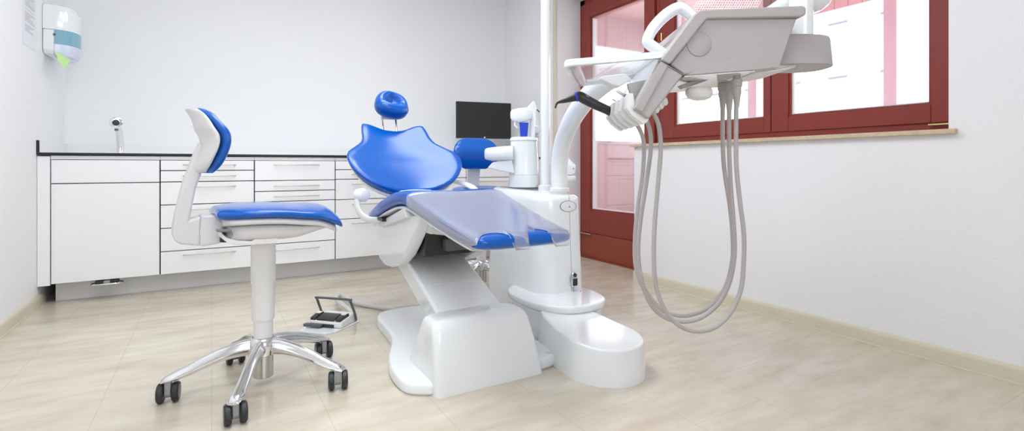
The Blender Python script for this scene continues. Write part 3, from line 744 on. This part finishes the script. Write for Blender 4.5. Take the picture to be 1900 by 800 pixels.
# ------------------------------------------------------------------ delivery unit (swing arm + instrument head)
D0 = 1.40
hb = W(1330, 130, 1.55)
de = thing('instrument_delivery_unit', hb, 'hanging white dentist instrument unit with grey hoses, in front of the windows', 'dental instrument unit')
m = MB()
arm_px = [(1038, 360, 2.64), (1038, 320, 2.64), (1040, 285, 2.62), (1049, 250, 2.56), (1070, 208, 2.44), (1105, 166, 2.30), (1155, 135, 2.16), (1230, 118, 2.02), (1310, 92, 1.92), (1400, 52, 1.84), (1470, 8, 1.76), (1512, -20, 1.70)]
m.tube([W(*p) for p in arm_px], [.042, .042, .043, .044, .046, .047, .046, .044, .042, .042, .042, .042], 24, res=6); m.build('swing_arm', M['white'], de)
m = MB(); m.lathe([(.050, -.004), (.050, .010), (.045, .014)], W(1038, 353, 2.64), 28); m.build('arm_collar', M['whitesat'], de)
def ppx(pts, d, t, name, mt_, parent=de, bevel=.004, seg=3, taper=None):
    m = MB(); m.prism([W(a, b, d) for a, b in pts], F*t, taper); return m.build(name, mt_, parent, bevel=bevel, seg=seg)
# main housing, lid, front bridge
hs = ppx([(1310, 33), (1480, 33), (1468, 64), (1447, 124), (1400, 129), (1345, 133), (1269, 139), (1243, 119)], D0, .355, 'housing', M['warmgrey'], bevel=.006)
ppx([(1466.5, 64), (1446, 125), (1400, 130), (1345, 134), (1271, 140), (1300, 129)], D0-.003, .06, 'housing_flank', M['warmgrey'], hs, bevel=.002)
ppx([(1300, 18), (1491, 10), (1497, 14), (1496, 27), (1487, 31), (1312, 34.5), (1244, 119), (1226, 111), (1288, 27)], D0-.012, .385, 'top_frame', M['warmgrey'], bevel=.005)
ppx([(1300, 20.5), (1480, 14), (1478, 18), (1304, 24)], D0+.01, .33, 'top_panel', M['whitesat'], bevel=.001)
m = MB(); cc_ = W(1297, 82, D0); 
rr = 22.5*D0/950
m.loft([[cc_+R*(r*math.cos(2*PI*k/40))+UP*(r*math.sin(2*PI*k/40))-F*o for k in range(40)] for r, o in ((rr, -.01), (rr, .0002), (rr*.99, .0016), (rr*.96, .002))]); m.build('round_cap', M['warmgrey'], hs)
m = MB(); m.loft([[cc_+R*(r*math.cos(2*PI*k/40))+UP*(r*math.sin(2*PI*k/40))-F*o for k in range(40)] for r, o in ((rr*1.025, -.01), (rr*1.025, .0005))]); m.build('cap_groove', M['hub'], hs)
ppx([(1227, 113), (1241, 122), (1192, 209), (1177, 201)], D0-.010, .385, 'bridge_band', M['warmgrey'], bevel=.004)
br_ = ppx([(1236, 119), (1268.5, 139), (1204, 221), (1186, 206)], D0-.0045, .37, 'instrument_bridge', M['warmgrey'], bevel=.005)
ppx([(1226, 112), (1240, 120.5), (1242, 122), (1268, 137.5), (1269, 139.5), (1241, 124), (1226, 114)], D0-.006, .30, 'bridge_gap', M['hub'], bevel=0)
ppx([(1164, 155), (1202, 147), (1178, 200)], D0+.055, .015, 'bridge_web', M['warmgrey'], bevel=.002)
ppx([(1270, 140.5), (1345, 134.5), (1401, 130.5), (1401, 132.5), (1345, 137), (1270, 143)], D0+.006, .34, 'underside_plate', M['white'], hs, bevel=0)
# control panel with a key pad on the slanted front
ppx([(1284, 30), (1287, 33), (1229, 113), (1181, 199), (1175.5, 197), (1223, 109)], D0+.02, .32, 'control_panel', M['white'], bevel=.001)
# comb of instrument holders
for k in range(5):
    d = D0+.012+k*.070
    s0 = d/D0
    pts = [(1167, 172), (1177, 172), (1181, 199), (1207, 219), (1203, 226), (1197, 230), (1175, 214), (1164, 199)]
    m = MB(); P0 = [W(a, b, D0)+F*(d-D0) for a, b in pts]; m.prism(P0, F*.034); m.build('instrument_holder', M['whitesat'], de, bevel=.0018, seg=2)
ppx([(1172, 196), (1181, 194), (1203, 212), (1199, 218)], D0+.02, .34, 'holder_rail', M['warmgrey'], bevel=.003)
# handle
hp = [(1236, 104, 1.5), (1221, 92, 1.5), (1206, 81, 1.5), (1204, 72, 1.5), (1215, 51, 1.5), (1237, 28, 1.5), (1260, 15, 1.5), (1274, 20, 1.5), (1289, 34, 1.5), (1298, 44, 1.5)]
m = MB(); m.tube([W(a-2, b, d) for a, b, d in hp], [.016, .016, .0155, .0155, .0160, .0165, .0165, .016, .016, .016], 16, res=4, flat=(1.05, 1.2), hint=R); m.build('handle', M['white'], de)
# rear pivot box with stem
def rb(py, g):
    d = 1.50; z = W(0, py, 1.455).z; c = W(1470, 0, d); r = []
    for k in range(48):
        c_, s_ = se(2*PI*k/48, 2.7); q = c+R*((.102+g)*c_)+F*((.075+g)*s_); r.append(Vector((q.x, q.y, z)))
    return r
m = MB(); m.loft([rb(121.5, -.008), rb(122, -.002), rb(121, 0), rb(72, -.006), rb(67, -.009), rb(65.3, -.015), rb(65, -.028)]); pv = m.build('pivot_box', M['warmgrey'], de, angle=50)
c = W(1432, 122, 1.50); zb_ = W(0, 122.3, 1.455).z
m = MB(); m.lathe([(.048, zb_-.0015), (.048, zb_+.01)], (c.x, c.y, 0), 32, sy=.9); m.build('pivot_cap', M['whitesat'], pv)
ppx([(1400, 131), (1436, 127), (1470, 70), (1475, 66), (1478, 124), (1420, 135)], D0+.05, .20, 'pivot_bracket', M['whitesat'], bevel=.004)
st = W(1486, 60, 1.53); 
m = MB(); m.tube([(st.x, st.y, W(0, 66, 1.47).z), (st.x, st.y, W(0, -8, 1.5).z)], .033, 28); m.build('pivot_stem', M['white'], de)
m = MB(); m.loft([[W(px, py, 1.60)+R*(r*math.cos(2*PI*k/28))+F*(r*math.sin(2*PI*k/28)) for k in range(28)] for px, py, r in ((1496, 24, .02), (1497, 21, .042), (1500, 12, .056), (1503, 2, .060), (1505, -18, .060), (1507, -40, .055))]); m.build('pivot_joint', M['white'], de, angle=60)
# see-through acrylic guard and perforated instrument tray on top
ppx([(1398, 13), (1425, -6), (1478, -6), (1476, 12)], 1.66, .006, 'acrylic_guard', M['acryl'], bevel=.001)
mesh = MB(); nx, nz = 26, 7
P = lambda i, j: W(1284+i/nx*118+j/nz*16, 20-j/nz*30, 1.62+.03*j/nz)
for i in range(nx+1): mesh.tube([P(i, 0), P(i, nz)], .0011, 6)
for j in range(nz+1): mesh.tube([P(0, j), P(nx, j)], .0011, 6)
mesh.build('perforated_tray', M['white'], de, weld=False)
# tray on the left
TZ = W(1043, 122, 1.40).z
c4 = [W(1043, 124, 1.40), W(1232, 108, 1.40), W(1232, 108, 1.40)+F*.34, W(1072, 163, 1.77)]
c4[3] = c4[0]+R*.088+F*.365
def inset(q, k):
    c = sum(q, Vector())/4; return [c+(p-c)*k for p in q]
def ringpts(q, r=.18, n=6):
    out = []
    for i in range(4):
        p, a, b = q[i], q[i-1], q[(i+1) % 4]
        A = p+(a-p)*r*.6; B = p+(b-p)*r*.6
        if i in (1, 2): out.append(p); continue
        for k in range(n+1):
            t = k/n; out.append(A*(1-t)**2+p*2*t*(1-t)+B*t*t)
    return out
c4i = [c4[0]+R*.050+F*.028, c4[1]-R*.01+F*.028, c4[2]-R*.01-F*.022, c4[3]+R*.028-F*.022]
o0, o1 = ringpts(c4), ringpts(c4i, .10)
m = MB()
lo = lambda rp, dz: [p+UP*dz for p in rp]
m.loft([lo(o1, .012), lo(ringpts(inset(c4i, 1.04), .11), .010), lo(ringpts(inset(c4, .965)), -.001), lo(o0, .002), lo(o0, .014), lo(ringpts(inset(c4, .985)), .020), lo(ringpts(inset(c4, .94)), .019), lo(o1, .017), lo(o1, .012)], caps=False); tr_ = m.build('tray_frame', M['white'], de, angle=55)
m = MB(); m.loft([lo(o1, .0125), lo(o1, .0145)]); m.build('tray_pane', M['acryl'], tr_)
m = MB(); a = W(1128, 143, 1.55); m.prism([W(p, q, 1.55) for p, q in ((1112, 146), (1118, 141), (1160, 136), (1172, 147), (1150, 160), (1138, 158))], F*.05); m.build('tray_bracket', M['whitesat'], tr_, bevel=.004)
# underside details
ppx([(1262, 158), (1268, 164), (1350, 136), (1352, 130), (1344, 130)], 1.50, .03, 'underside_rail', M['hose'], bevel=.003)
kc = W(1297, 172, 1.52)
m = MB(); m.lathe([(.020, -.022), (.036, -.016), (.044, -.004), (.044, .006), (.038, .014)], kc, 32, (0, 0, 1), sx=1.0, sy=.8); kn = m.build('adjusting_knob', M['whitesat'], de)
m = MB(); m.lathe([(.042, .0), (.046, .004), (.046, .014), (.03, .020)], W(1268, 152, 1.60), 28, sx=1, sy=.7); m.build('underside_button', M['hose'], de)
# hoses with connectors
H1 = [(1179, 226), (1191, 250), (1195, 276), (1192, 328), (1184, 380), (1178, 445), (1180, 497), (1195, 535), (1224, 572), (1250, 584), (1280, 585), (1315, 570), (1345, 535), (1359, 483), (1359, 432), (1354, 380), (1344, 315), (1341, 263), (1341, 185)]
H2 = [(1194, 214), (1201, 226), (1207, 250), (1207, 282), (1198, 347), (1188, 412), (1184, 470), (1191, 522), (1208, 566), (1237, 591), (1270, 597), (1302, 589), (1335, 561), (1354, 522), (1363, 470), (1361, 412), (1356, 347), (1353, 282), (1353, 188)]
H3 = [(1208, 204), (1216, 217), (1223, 237), (1226, 276), (1221, 341), (1215, 412), (1213, 477), (1218, 535), (1237, 580), (1263, 606), (1293, 615), (1328, 607), (1357, 578), (1375, 535), (1380, 483), (1380, 432), (1372, 367), (1366, 302), (1366, 217), (1367, 180)]
for H, da, db, r in ((H1, 1.66, 1.60, .0066), (H2, 1.53, 1.54, .0064), (H3, 1.45, 1.47, .0063)):
    n = len(H); P = [W(a, b, da+(db-da)*i/(n-1)) for i, (a, b) in enumerate(H)]
    m = MB(); m.tube(P, r, 14, res=6); ho = m.build('hose', M['hose'], de)
    e = P[-1]
    zt_ = W(0, 139, 1.40).z
    m = MB(); m.lathe([(r*1.05, -.03), (.0105, .005), (.0125, .012), (.0125, .028), (.015, .030), (.015, .050), (.0105, .052), (.0105, max(.06, zt_-e.z))], e, 20); m.build('connector', M['hose'], ho)
kk = W(1226, 196, 1.47); 
for i in range(3):
    m = MB(); q = W(1214+i*8, 203-i*7, 1.47); m.lathe([(.006, -.012), (.013, -.010), (.013, .008), (.009, .012)], q, 16, (R*.7+UP*.2-F*.5)); m.build('hose_clip', M['whitesat'], de)

# handpieces held in the comb
hd = 1.66
h0 = W(1150, 214, hd)
hpce = thing('handpiece', h0, 'black angled dental handpiece pointing left out of the instrument holder', 'dental handpiece')
m = MB(); m.tube([W(1030.5, 201, hd), W(1031.5, 196, hd), W(1036, 190, hd), (W(1050, 186, hd)), W(1070, 179.5, hd), W(1076, 179, hd), W(1085, 184, hd), W(1104, 194, hd), W(1128, 205, hd), W(1152, 216, hd)],
       [.0028, .0032, .0042, .0085, .0150, .0165, .0165, .0155, .0145, .0140], 18, res=4); m.build('handpiece_body', M['black'], hpce)
m = MB(); m.tube([W(1067.5, 180.3, hd), W(1070.5, 179.4, hd)], .0158, 20); m.build('blue_ring', M['bluelight'], hpce)
m = MB(); m.tube([W(1079, 177, hd-.006), W(1088, 181, hd-.006), W(1100, 187.5, hd-.006)], [.006, .009, .005], 12, res=4); m.build('button', M['hub'], hpce)
for (a, b, c_, d_, dd_, lab) in ((1136, 184, 1156, 197, 1.60, 'short steel drill tip standing in the instrument holder, just above the black handpiece'), (1144, 168, 1164, 181, 1.55, 'thicker steel tip in the instrument holder, uppermost beside the tray edge')):
    t_ = thing('drill_handpiece', W(c_, d_, dd_), lab, 'dental handpiece', 'steel tips in the instrument holder')
    m = MB(); m.tube([W(a, b, dd_), W(c_, d_, dd_)], [.0022 if b > 175 else .004, .003 if b > 175 else .005], 10); m.build('tip', M['steel'], t_)
    m = MB(); m.tube([W(c_-6, d_-4, dd_), W(c_+8, d_+7, dd_)], [.006, .0085], 14); m.build('collar', M['darkgrey'], t_)

bp = W(1196, 99, 1.44); m = MB(); m.prism([W(a, b, 1.44) for a, b in ((1184, 101.5), (1192, 97), (1199, 96), (1200, 100), (1190, 103))], F*.025)
tag(m.build('plastic_clip', M['bluelight'], at=bp, bevel=.002), 'tiny blue plastic piece lying on the clear tray beside the white curved handle', 'clip')

# ------------------------------------------------------------------ stools
SR = math.radians(6)
HUB = Vector((.166, 2.123, 0)); HD, HL = 1.9155, -.9306
fv = Vector((math.cos(SR), math.sin(SR), 0)); lv = Vector((-math.sin(SR), math.cos(SR), 0))
fF, fR, lF, lR = fv.dot(F), fv.dot(R), lv.dot(F), lv.dot(R)
def S(px, py, v):                             # local (u, v, z) of a pixel on the stool's side plane v
    q = (px-950)/FPX
    u = (q*(HD+lF*v)-HL-lR*v)/(fR-fF*q)
    d = HD+fF*u+lF*v
    return Vector((u, v, HC-(py-HZ)/FPX*d))
st1 = thing('stool', HUB, 'nearest blue dentist stool with white backrest post and chrome star base', 'stool', 'blue dentist stools', rotz=SR, built_at=(0, 0, 0))
# seat cushion: rings along u.  u, half width, z top centre, z drop at the edges, thickness
us0, us1 = S(394.5, 390, 0).x, S(630, 410, -.05).x
SE = [(0.0, .115, .672, .003, .044), (.10, .165, .678, .003, .048), (.25, .190, .681, .003, .050), (.45, .192, .679, .005, .050), (.62, .184, .673, .009, .049), (.75, .170, .672, .017, .048), (.86, .150, .664, .028, .046), (.95, .120, .638, .022, .043), (1.0, .095, .618, .014, .040)]
def stool_ring(t, shr=0, th=1.0, dz=0, wsub=0, n=40, e=2.6, thick=None):
    hw, zt_, dr_, tk = smooth_table(SE, t); hw -= wsub
    tk = (thick or tk)
    u = us0+(us1-us0)*t; out = []
    for k in range(n):
        c_, s_ = se(2*PI*k/n, e)
        y = c_*(hw-shr); z = zt_-tk/2+s_*tk/2*(1-shr/.03)-dr_*(abs(c_)**2)+dz
        out.append(Vector((u, y, z)))
    return out
rings = []
for k in range(6):
    a = PI/2*k/5; r = stool_ring(.035, .028*(1-math.sin(a))); rings.append([Vector((us0+.016*(1-math.cos(a))+.0, p.y, p.z)) for p in r])
rings += [stool_ring(.05+.90*k/26) for k in range(27)]
for k in range(1, 6):
    a = PI/2*k/5; r = stool_ring(.955+.04*math.sin(a), .028*(1-math.cos(a))); rings.append([Vector((p.x+.006*math.sin(a), p.y, p.z-.004*math.sin(a))) for p in r])
m = MB(); m.loft(rings); m.build('seat_cushion', M['blue'], st1, angle=75)
rings = [stool_ring(.05+.89*k/20, 0, dz=-.036, wsub=.010 if 0 < k < 20 else .03, thick=.030, e=4) for k in range(21)]
m = MB(); m.loft(rings); ssh = m.build('seat_shell', M['stoolgrey'], st1, angle=60)
rings = []
for k in range(21):
    t = .09+.80*k/20
    r = []
    hw, zt_, dr_, tk = smooth_table(SE, t); hw -= .030
    zb_ = zt_-.128+.062*max(0, (t-.45)/.5)**1.6; ztp = zt_-.060-dr_*.6
    u = us0+(us1-us0)*t
    for a in range(28):
        c_, s_ = se(2*PI*a/28, 4); r.append(Vector((u, c_*hw*(.96 if s_ < 0 else 1), (ztp+zb_)/2+s_*(ztp-zb_)/2)))
    rings.append(r)
m = MB(); m.loft(rings); m.build('seat_underbody', M['stoolgrey'], st1, angle=50)
# lever plate on the near side, levers
nv = -.10
m = MB(); m.prism([S(a, b, -.15) for a, b in ((411, 432), (420, 441), (440, 447), (468, 448), (472, 444), (515, 442), (517, 444), (516, 448), (510, 452), (465, 455), (436, 454), (421, 450), (412, 443))], (0, .26, 0)); m.build('tilt_mechanism', M['whitesat'], st1, bevel=.004)
m = MB(); m.prism([S(a, b, -.16) for a, b in ((402, 427), (429, 426), (433, 437), (428, 436), (425, 431), (403, 431))], (0, .03, 0)); m.build('lever', M['hub'], st1, bevel=.002)
m = MB(); m.prism([S(a, b, -.075) for a, b in ((409, 432), (414, 446), (428, 450), (409, 450))], (0, .10, 0)); m.build('mechanism_pocket', M['black'], st1)
# back bracket and post
BV = -.055
m = MB(); m.prism([S(a, b, BV) for a, b in ((374, 401), (405, 400), (414, 412), (414, 430), (410, 452), (372, 458.5), (371, 430))], (0, .11, 0)); m.build('back_bracket', M['stoolgrey'], st1, bevel=.006)
post = [(372, 262), (362, 283), (352, 308), (340, 341), (332, 370), (325.5, 397), (321, 424), (320.5, 438), (324, 448), (335, 454), (372, 457.5), (374, 402), (353, 408), (357, 383), (364, 349), (374, 322), (384, 300), (388, 280)]
m = MB(); m.prism([S(a, b, -.045) for a, b in post], (0, .09, 0)); m.build('back_post', M['stoolgrey'], st1, bevel=.009)
# backrest: curved pad, profile per height (px on the near-edge plane)
PADV = .165
prof_sh = [(196.5, 368, 372), (203, 373, 380), (210, 378, 387), (222, 383, 396), (236, 387, 405), (249, 395, 413), (262, 398, 414), (275, 396, 411), (290, 390, 405), (305, 384, 399), (317, 381, 393), (321, 383, 391)]
prof_bl = [(196, 364, 388), (203, 372, 402), (210, 381, 409.5), (222, 391, 418), (236, 400, 431), (249, 408, 437), (262, 410, 437.5), (275, 407, 435), (290, 401, 430), (305, 395, 423), (317, 390, 413), (322, 391, 406)]
def pad_rings(prof, hv, curve, back_bulge, sx=1.0):
    rings = []
    p0, p1, n = prof[0][0], prof[-1][0], 40
    for i in range(n+1):
        t = (1-math.cos(PI*i/n))/2; py = p0+(p1-p0)*t; xa, xb = smooth_table(prof, py)
        f = math.sin(PI*(.035+.93*t))**.36
        hw = hv*f; A, B = S(xa, py, -hv), S(xb, py, -hv)
        z = (A.z+B.z)/2; uc, ht = (A.x+B.x)/2, (B.x-A.x)/2
        r = []
        for k in range(40):
            c_, s_ = se(2*PI*k/40, 2.8)
            y = c_*hw; w_ = (abs(c_))**2
            r.append(Vector((uc+s_*ht-curve*(1-w_)-(back_bulge*(1-w_) if s_ < 0 else 0), y, z)))
        rings.append(r)
    return rings
m = MB(); m.loft(pad_rings(prof_bl, PADV, .010, 0)); m.build('backrest_pad', M['blue'], st1, angle=80)
m = MB(); m.loft(pad_rings(prof_sh, PADV-.004, .010, .016)); m.build('backrest_shell', M['stoolgrey'], st1, angle=60)
# column
zc_ = lambda py: HC-(py-HZ)/FPX*HD
m = MB(); m.lathe([(.0425, zc_(524)), (.0425, .578)], (0, 0, 0), 36); m.build('upper_sleeve', M['whitesat'], st1)
m = MB(); m.lathe([(.0385, zc_(591)), (.0385, zc_(524)+.002)], (0, 0, 0), 36); m.build('middle_sleeve', M['whitesat'], st1)
m = MB(); m.lathe([(.0335, .155), (.0335, zc_(591)+.002)], (0, 0, 0), 36); m.build('lower_sleeve', M['whitesat'], st1)
m = MB(); m.lathe([(.030, .030), (.0345, .033), (.0345, .15)], (0, 0, 0), 36); m.build('gas_spring', M['steel'], st1)
m = MB(); m.lathe([(.036, .112), (.048, .118), (.050, .150), (.046, .172), (.0365, .180), (.036, .150)], (0, 0, 0), 40); m.build('base_hub', M['polished'], st1, angle=50)
# five legs with twin casters
for k in range(5):
    ang = math.radians(-110+72*k)-SR
    d_ = Vector((math.cos(ang), math.sin(ang), 0)); p_ = Vector((-d_.y, d_.x, 0))
    rings = []
    LEG = [(.030, .176, .115, .022), (.07, .174, .118, .021), (.13, .160, .112, .020), (.19, .138, .096, .020), (.245, .112, .078, .021), (.285, .096, .070, .0235), (.308, .086, .068, .022), (.318, .076, .068, .018)]
    for i in range(25):
        u = .030+(.318-.030)*i/24; zt_, zb_, hw = smooth_table(LEG, u)
        r = []
        for a in range(20):
            c_, s_ = se(2*PI*a/20, 2.6); wv = hw*(.72 if s_ > 0 else 1.0)
            r.append(d_*u+p_*(c_*wv)+UP*((zt_+zb_)/2+s_*(zt_-zb_)/2))
        rings.append(r)
    m = MB(); m.loft(rings); leg = m.build('leg', M['polished'], st1, angle=60)
    sw_a = math.atan2(R.y, R.x)-SR+math.radians(27+(6, -8, 4, 10, -4)[k])
    wp = Vector((math.cos(sw_a), math.sin(sw_a), 0)); wd = Vector((wp.y, -wp.x, 0))
    cpos = d_*.296
    m = MB(); m.prism([cpos+wd*a+wp*-.010+UP*b for a, b in ((-.015, .072), (.016, .072), (.020, .030), (.012, .018), (-.012, .022))], wp*.020); fk = m.build('caster_fork', M['forkgrey'], leg, bevel=.003)
    for s_ in (-1, 1):
        wc = cpos+wp*(s_*.0225)+UP*.033
        m = MB(); m.lathe([(.012, -.0105), (.029, -.0105), (.033, -.006), (.033, .006), (.029, .0105), (.012, .0105)], wc, 32, wp); wh = m.build('caster_wheel', M['tyre'], leg, angle=40)
        m = MB(); m.lathe([(.024, .0100), (.023, .0115), (.010, .0125), (.004, .0125)], wc, 28, wp*s_); m.build('wheel_hub', M['hub'], wh)
# the second stool: a copy
def dup(root, loc, rotz, label, group):
    r = root.copy(); COL.objects.link(r); r.location = loc; r.rotation_euler = (0, 0, rotz); r['label'] = label; r['group'] = group
    def rec(src, dst):
        for ch in list(src.children):
            c = ch.copy(); COL.objects.link(c); c.parent = dst; rec(ch, c)
    rec(root, r); return r
hb2 = W(893, 400, 3.46); hb2.z = 0
dup(st1, hb2, math.radians(-103), 'far blue stool turned to the camera, half hidden behind the dental chair', 'blue dentist stools')

# ------------------------------------------------------------------ foot pedal and its hose
def G(px, py, z=0): return Wz(px, py, z)
fp = thing('foot_pedal', G(612, 598), 'white foot control with black keys and wire handle on the floor', 'foot pedal')
a0 = G(572, 614); b0 = G(614, 625); 
A = G(573.7, 608.5); B = G(633, 614)
ux = (B-A).normalized(); uy = Vector((-ux.y, ux.x, 0)); wdt = (B-A).length; org = A
def PP(u, v, z): return org+ux*(u*wdt)+uy*(v*.70)+UP*(z*.78 if z > .009 else z)
L_ = .215
m = MB(); m.prism([PP(-.06, -.10, 0), PP(.80, -.115, 0), PP(.97, -.05, 0), PP(1.06, L_, 0), PP(-.06, L_, 0)], (0, 0, .008)); m.build('floor_plate', M['white'], fp, bevel=.002)
m = MB(); m.prism([PP(0, v, z) for v, z in ((0, .008), (0, .046), (.02, .056), (.15, .070), (L_, .062), (L_, .008))], ux*wdt); m.build('housing', M['whitesat'], fp, bevel=.008)
m = MB(); m.prism([PP(.03, -.001, z) for z in (.012, .034)]+[PP(.78, -.001, z) for z in (.034, .012)], uy*-.0015); m.build('pedal_slot', M['black'], fp)
m = MB(); m.prism([PP(-.10, -.035, .016), PP(.42, -.035, .016), PP(.45, -.004, .018), PP(-.06, -.004, .018)], (0, 0, .014)); m.build('slide_pedal', M['darkgrey'], fp, bevel=.003)
m = MB(); m.prism([PP(.2, v, z) for v, z in ((.006, .050), (.006, .062), (.05, .073), (.105, .080), (.105, .06))], ux*(wdt*.56)); m.build('main_key', M['black'], fp, bevel=.005)
for u0 in (.01, .80):
    m = MB(); m.prism([PP(u0, v, z) for v, z in ((.006, .050), (.006, .066), (.05, .077), (.115, .082), (.115, .06))], ux*(wdt*.17)); k1 = m.build('side_key', M['black'], fp, bevel=.004)
    m = MB(); m.prism([PP(u0+.02, v, z) for v, z in ((.065, .0805), (.100, .0835), (.100, .085), (.065, .082))], ux*(wdt*.13)); m.build('key_mark', M['whitesat'], k1)
hw1 = [(592, 580), (583, 556), (588, 552.5), (640, 553.5), (645, 556), (655, 593)]
dhandle = (G(655, 593)-CAM).dot(F)
wire = [PP(-.03, .17, .03), PP(-.05, .165, .06), PP(-.08, .125, .15), PP(-.08, .121, .163), PP(-.05, .12, .169), PP(.95, .12, .169), PP(.985, .121, .163), PP(.995, .125, .15), PP(1.04, .165, .06), PP(1.05, .17, .02)]
m = MB(); m.tube(wire, .0062, 10, res=3); m.build('wire_handle', M['darkgrey'], fp)
hpts = [PP(.70, L_-.02, .04), PP(.68, L_+.04, .05), G(625, 556, .05), G(627, 549, .05), G(634, 550, .035), G(660, 562, .016), G(700, 570, .014), G(735, 575.5, .014), G(770, 577, .016)]
m = MB(); m.tube(hpts, .0125, 12, res=6); m.build('pedal_hose', M['hoselight'], fp)

# ------------------------------------------------------------------ light
for i, (x, y) in enumerate(((.2, .8), (.4, 1.95), (.9, 2.85))):  # added out-of-view fill panels; the last is placed to sheen the chair back
    r = thing('fill_ceiling_panel', (x, y, ZC), 'added out-of-view fill light panel ' + ('above the near stool', 'in the middle of the room', 'on the side towards the worktop')[i], 'added fill light', 'added fill light panels')
    m = MB(); m.box(x-.62, x+.62, y-.32, y+.32, ZC-.05, ZC-.001); m.build('fill_panel_housing', M['whitesat'], r, bevel=.004)
    m = MB(); m.box(x-.60, x+.60, y-.30, y+.30, ZC-.054, ZC-.0505); m.build('diffuser', LAMP if False else M.setdefault('lamp', mat('fill_panel_diffuser', (.905, .96, 1), .5, emit=(9.1))), r)

w = bpy.data.worlds.new('daylight'); sc.world = w; w.use_nodes = True
bg_ = w.node_tree.nodes['Background']; bg_.inputs['Color'].default_value = (.92, .96, 1.0, 1); bg_.inputs['Strength'].default_value = 5.0

# ------------------------------------------------------------------ render look
sc.view_settings.view_transform = 'Standard'; sc.view_settings.look = 'None'
sc.view_settings.gamma = 1; sc.view_settings.use_curve_mapping = False
sc.view_settings.exposure = -0.03
sc.cycles.use_denoising = True
sc.cycles.max_bounces = 12; sc.cycles.diffuse_bounces = 6; sc.cycles.glossy_bounces = 5; sc.cycles.transparent_max_bounces = 16
sc.cycles.sample_clamp_indirect = 8
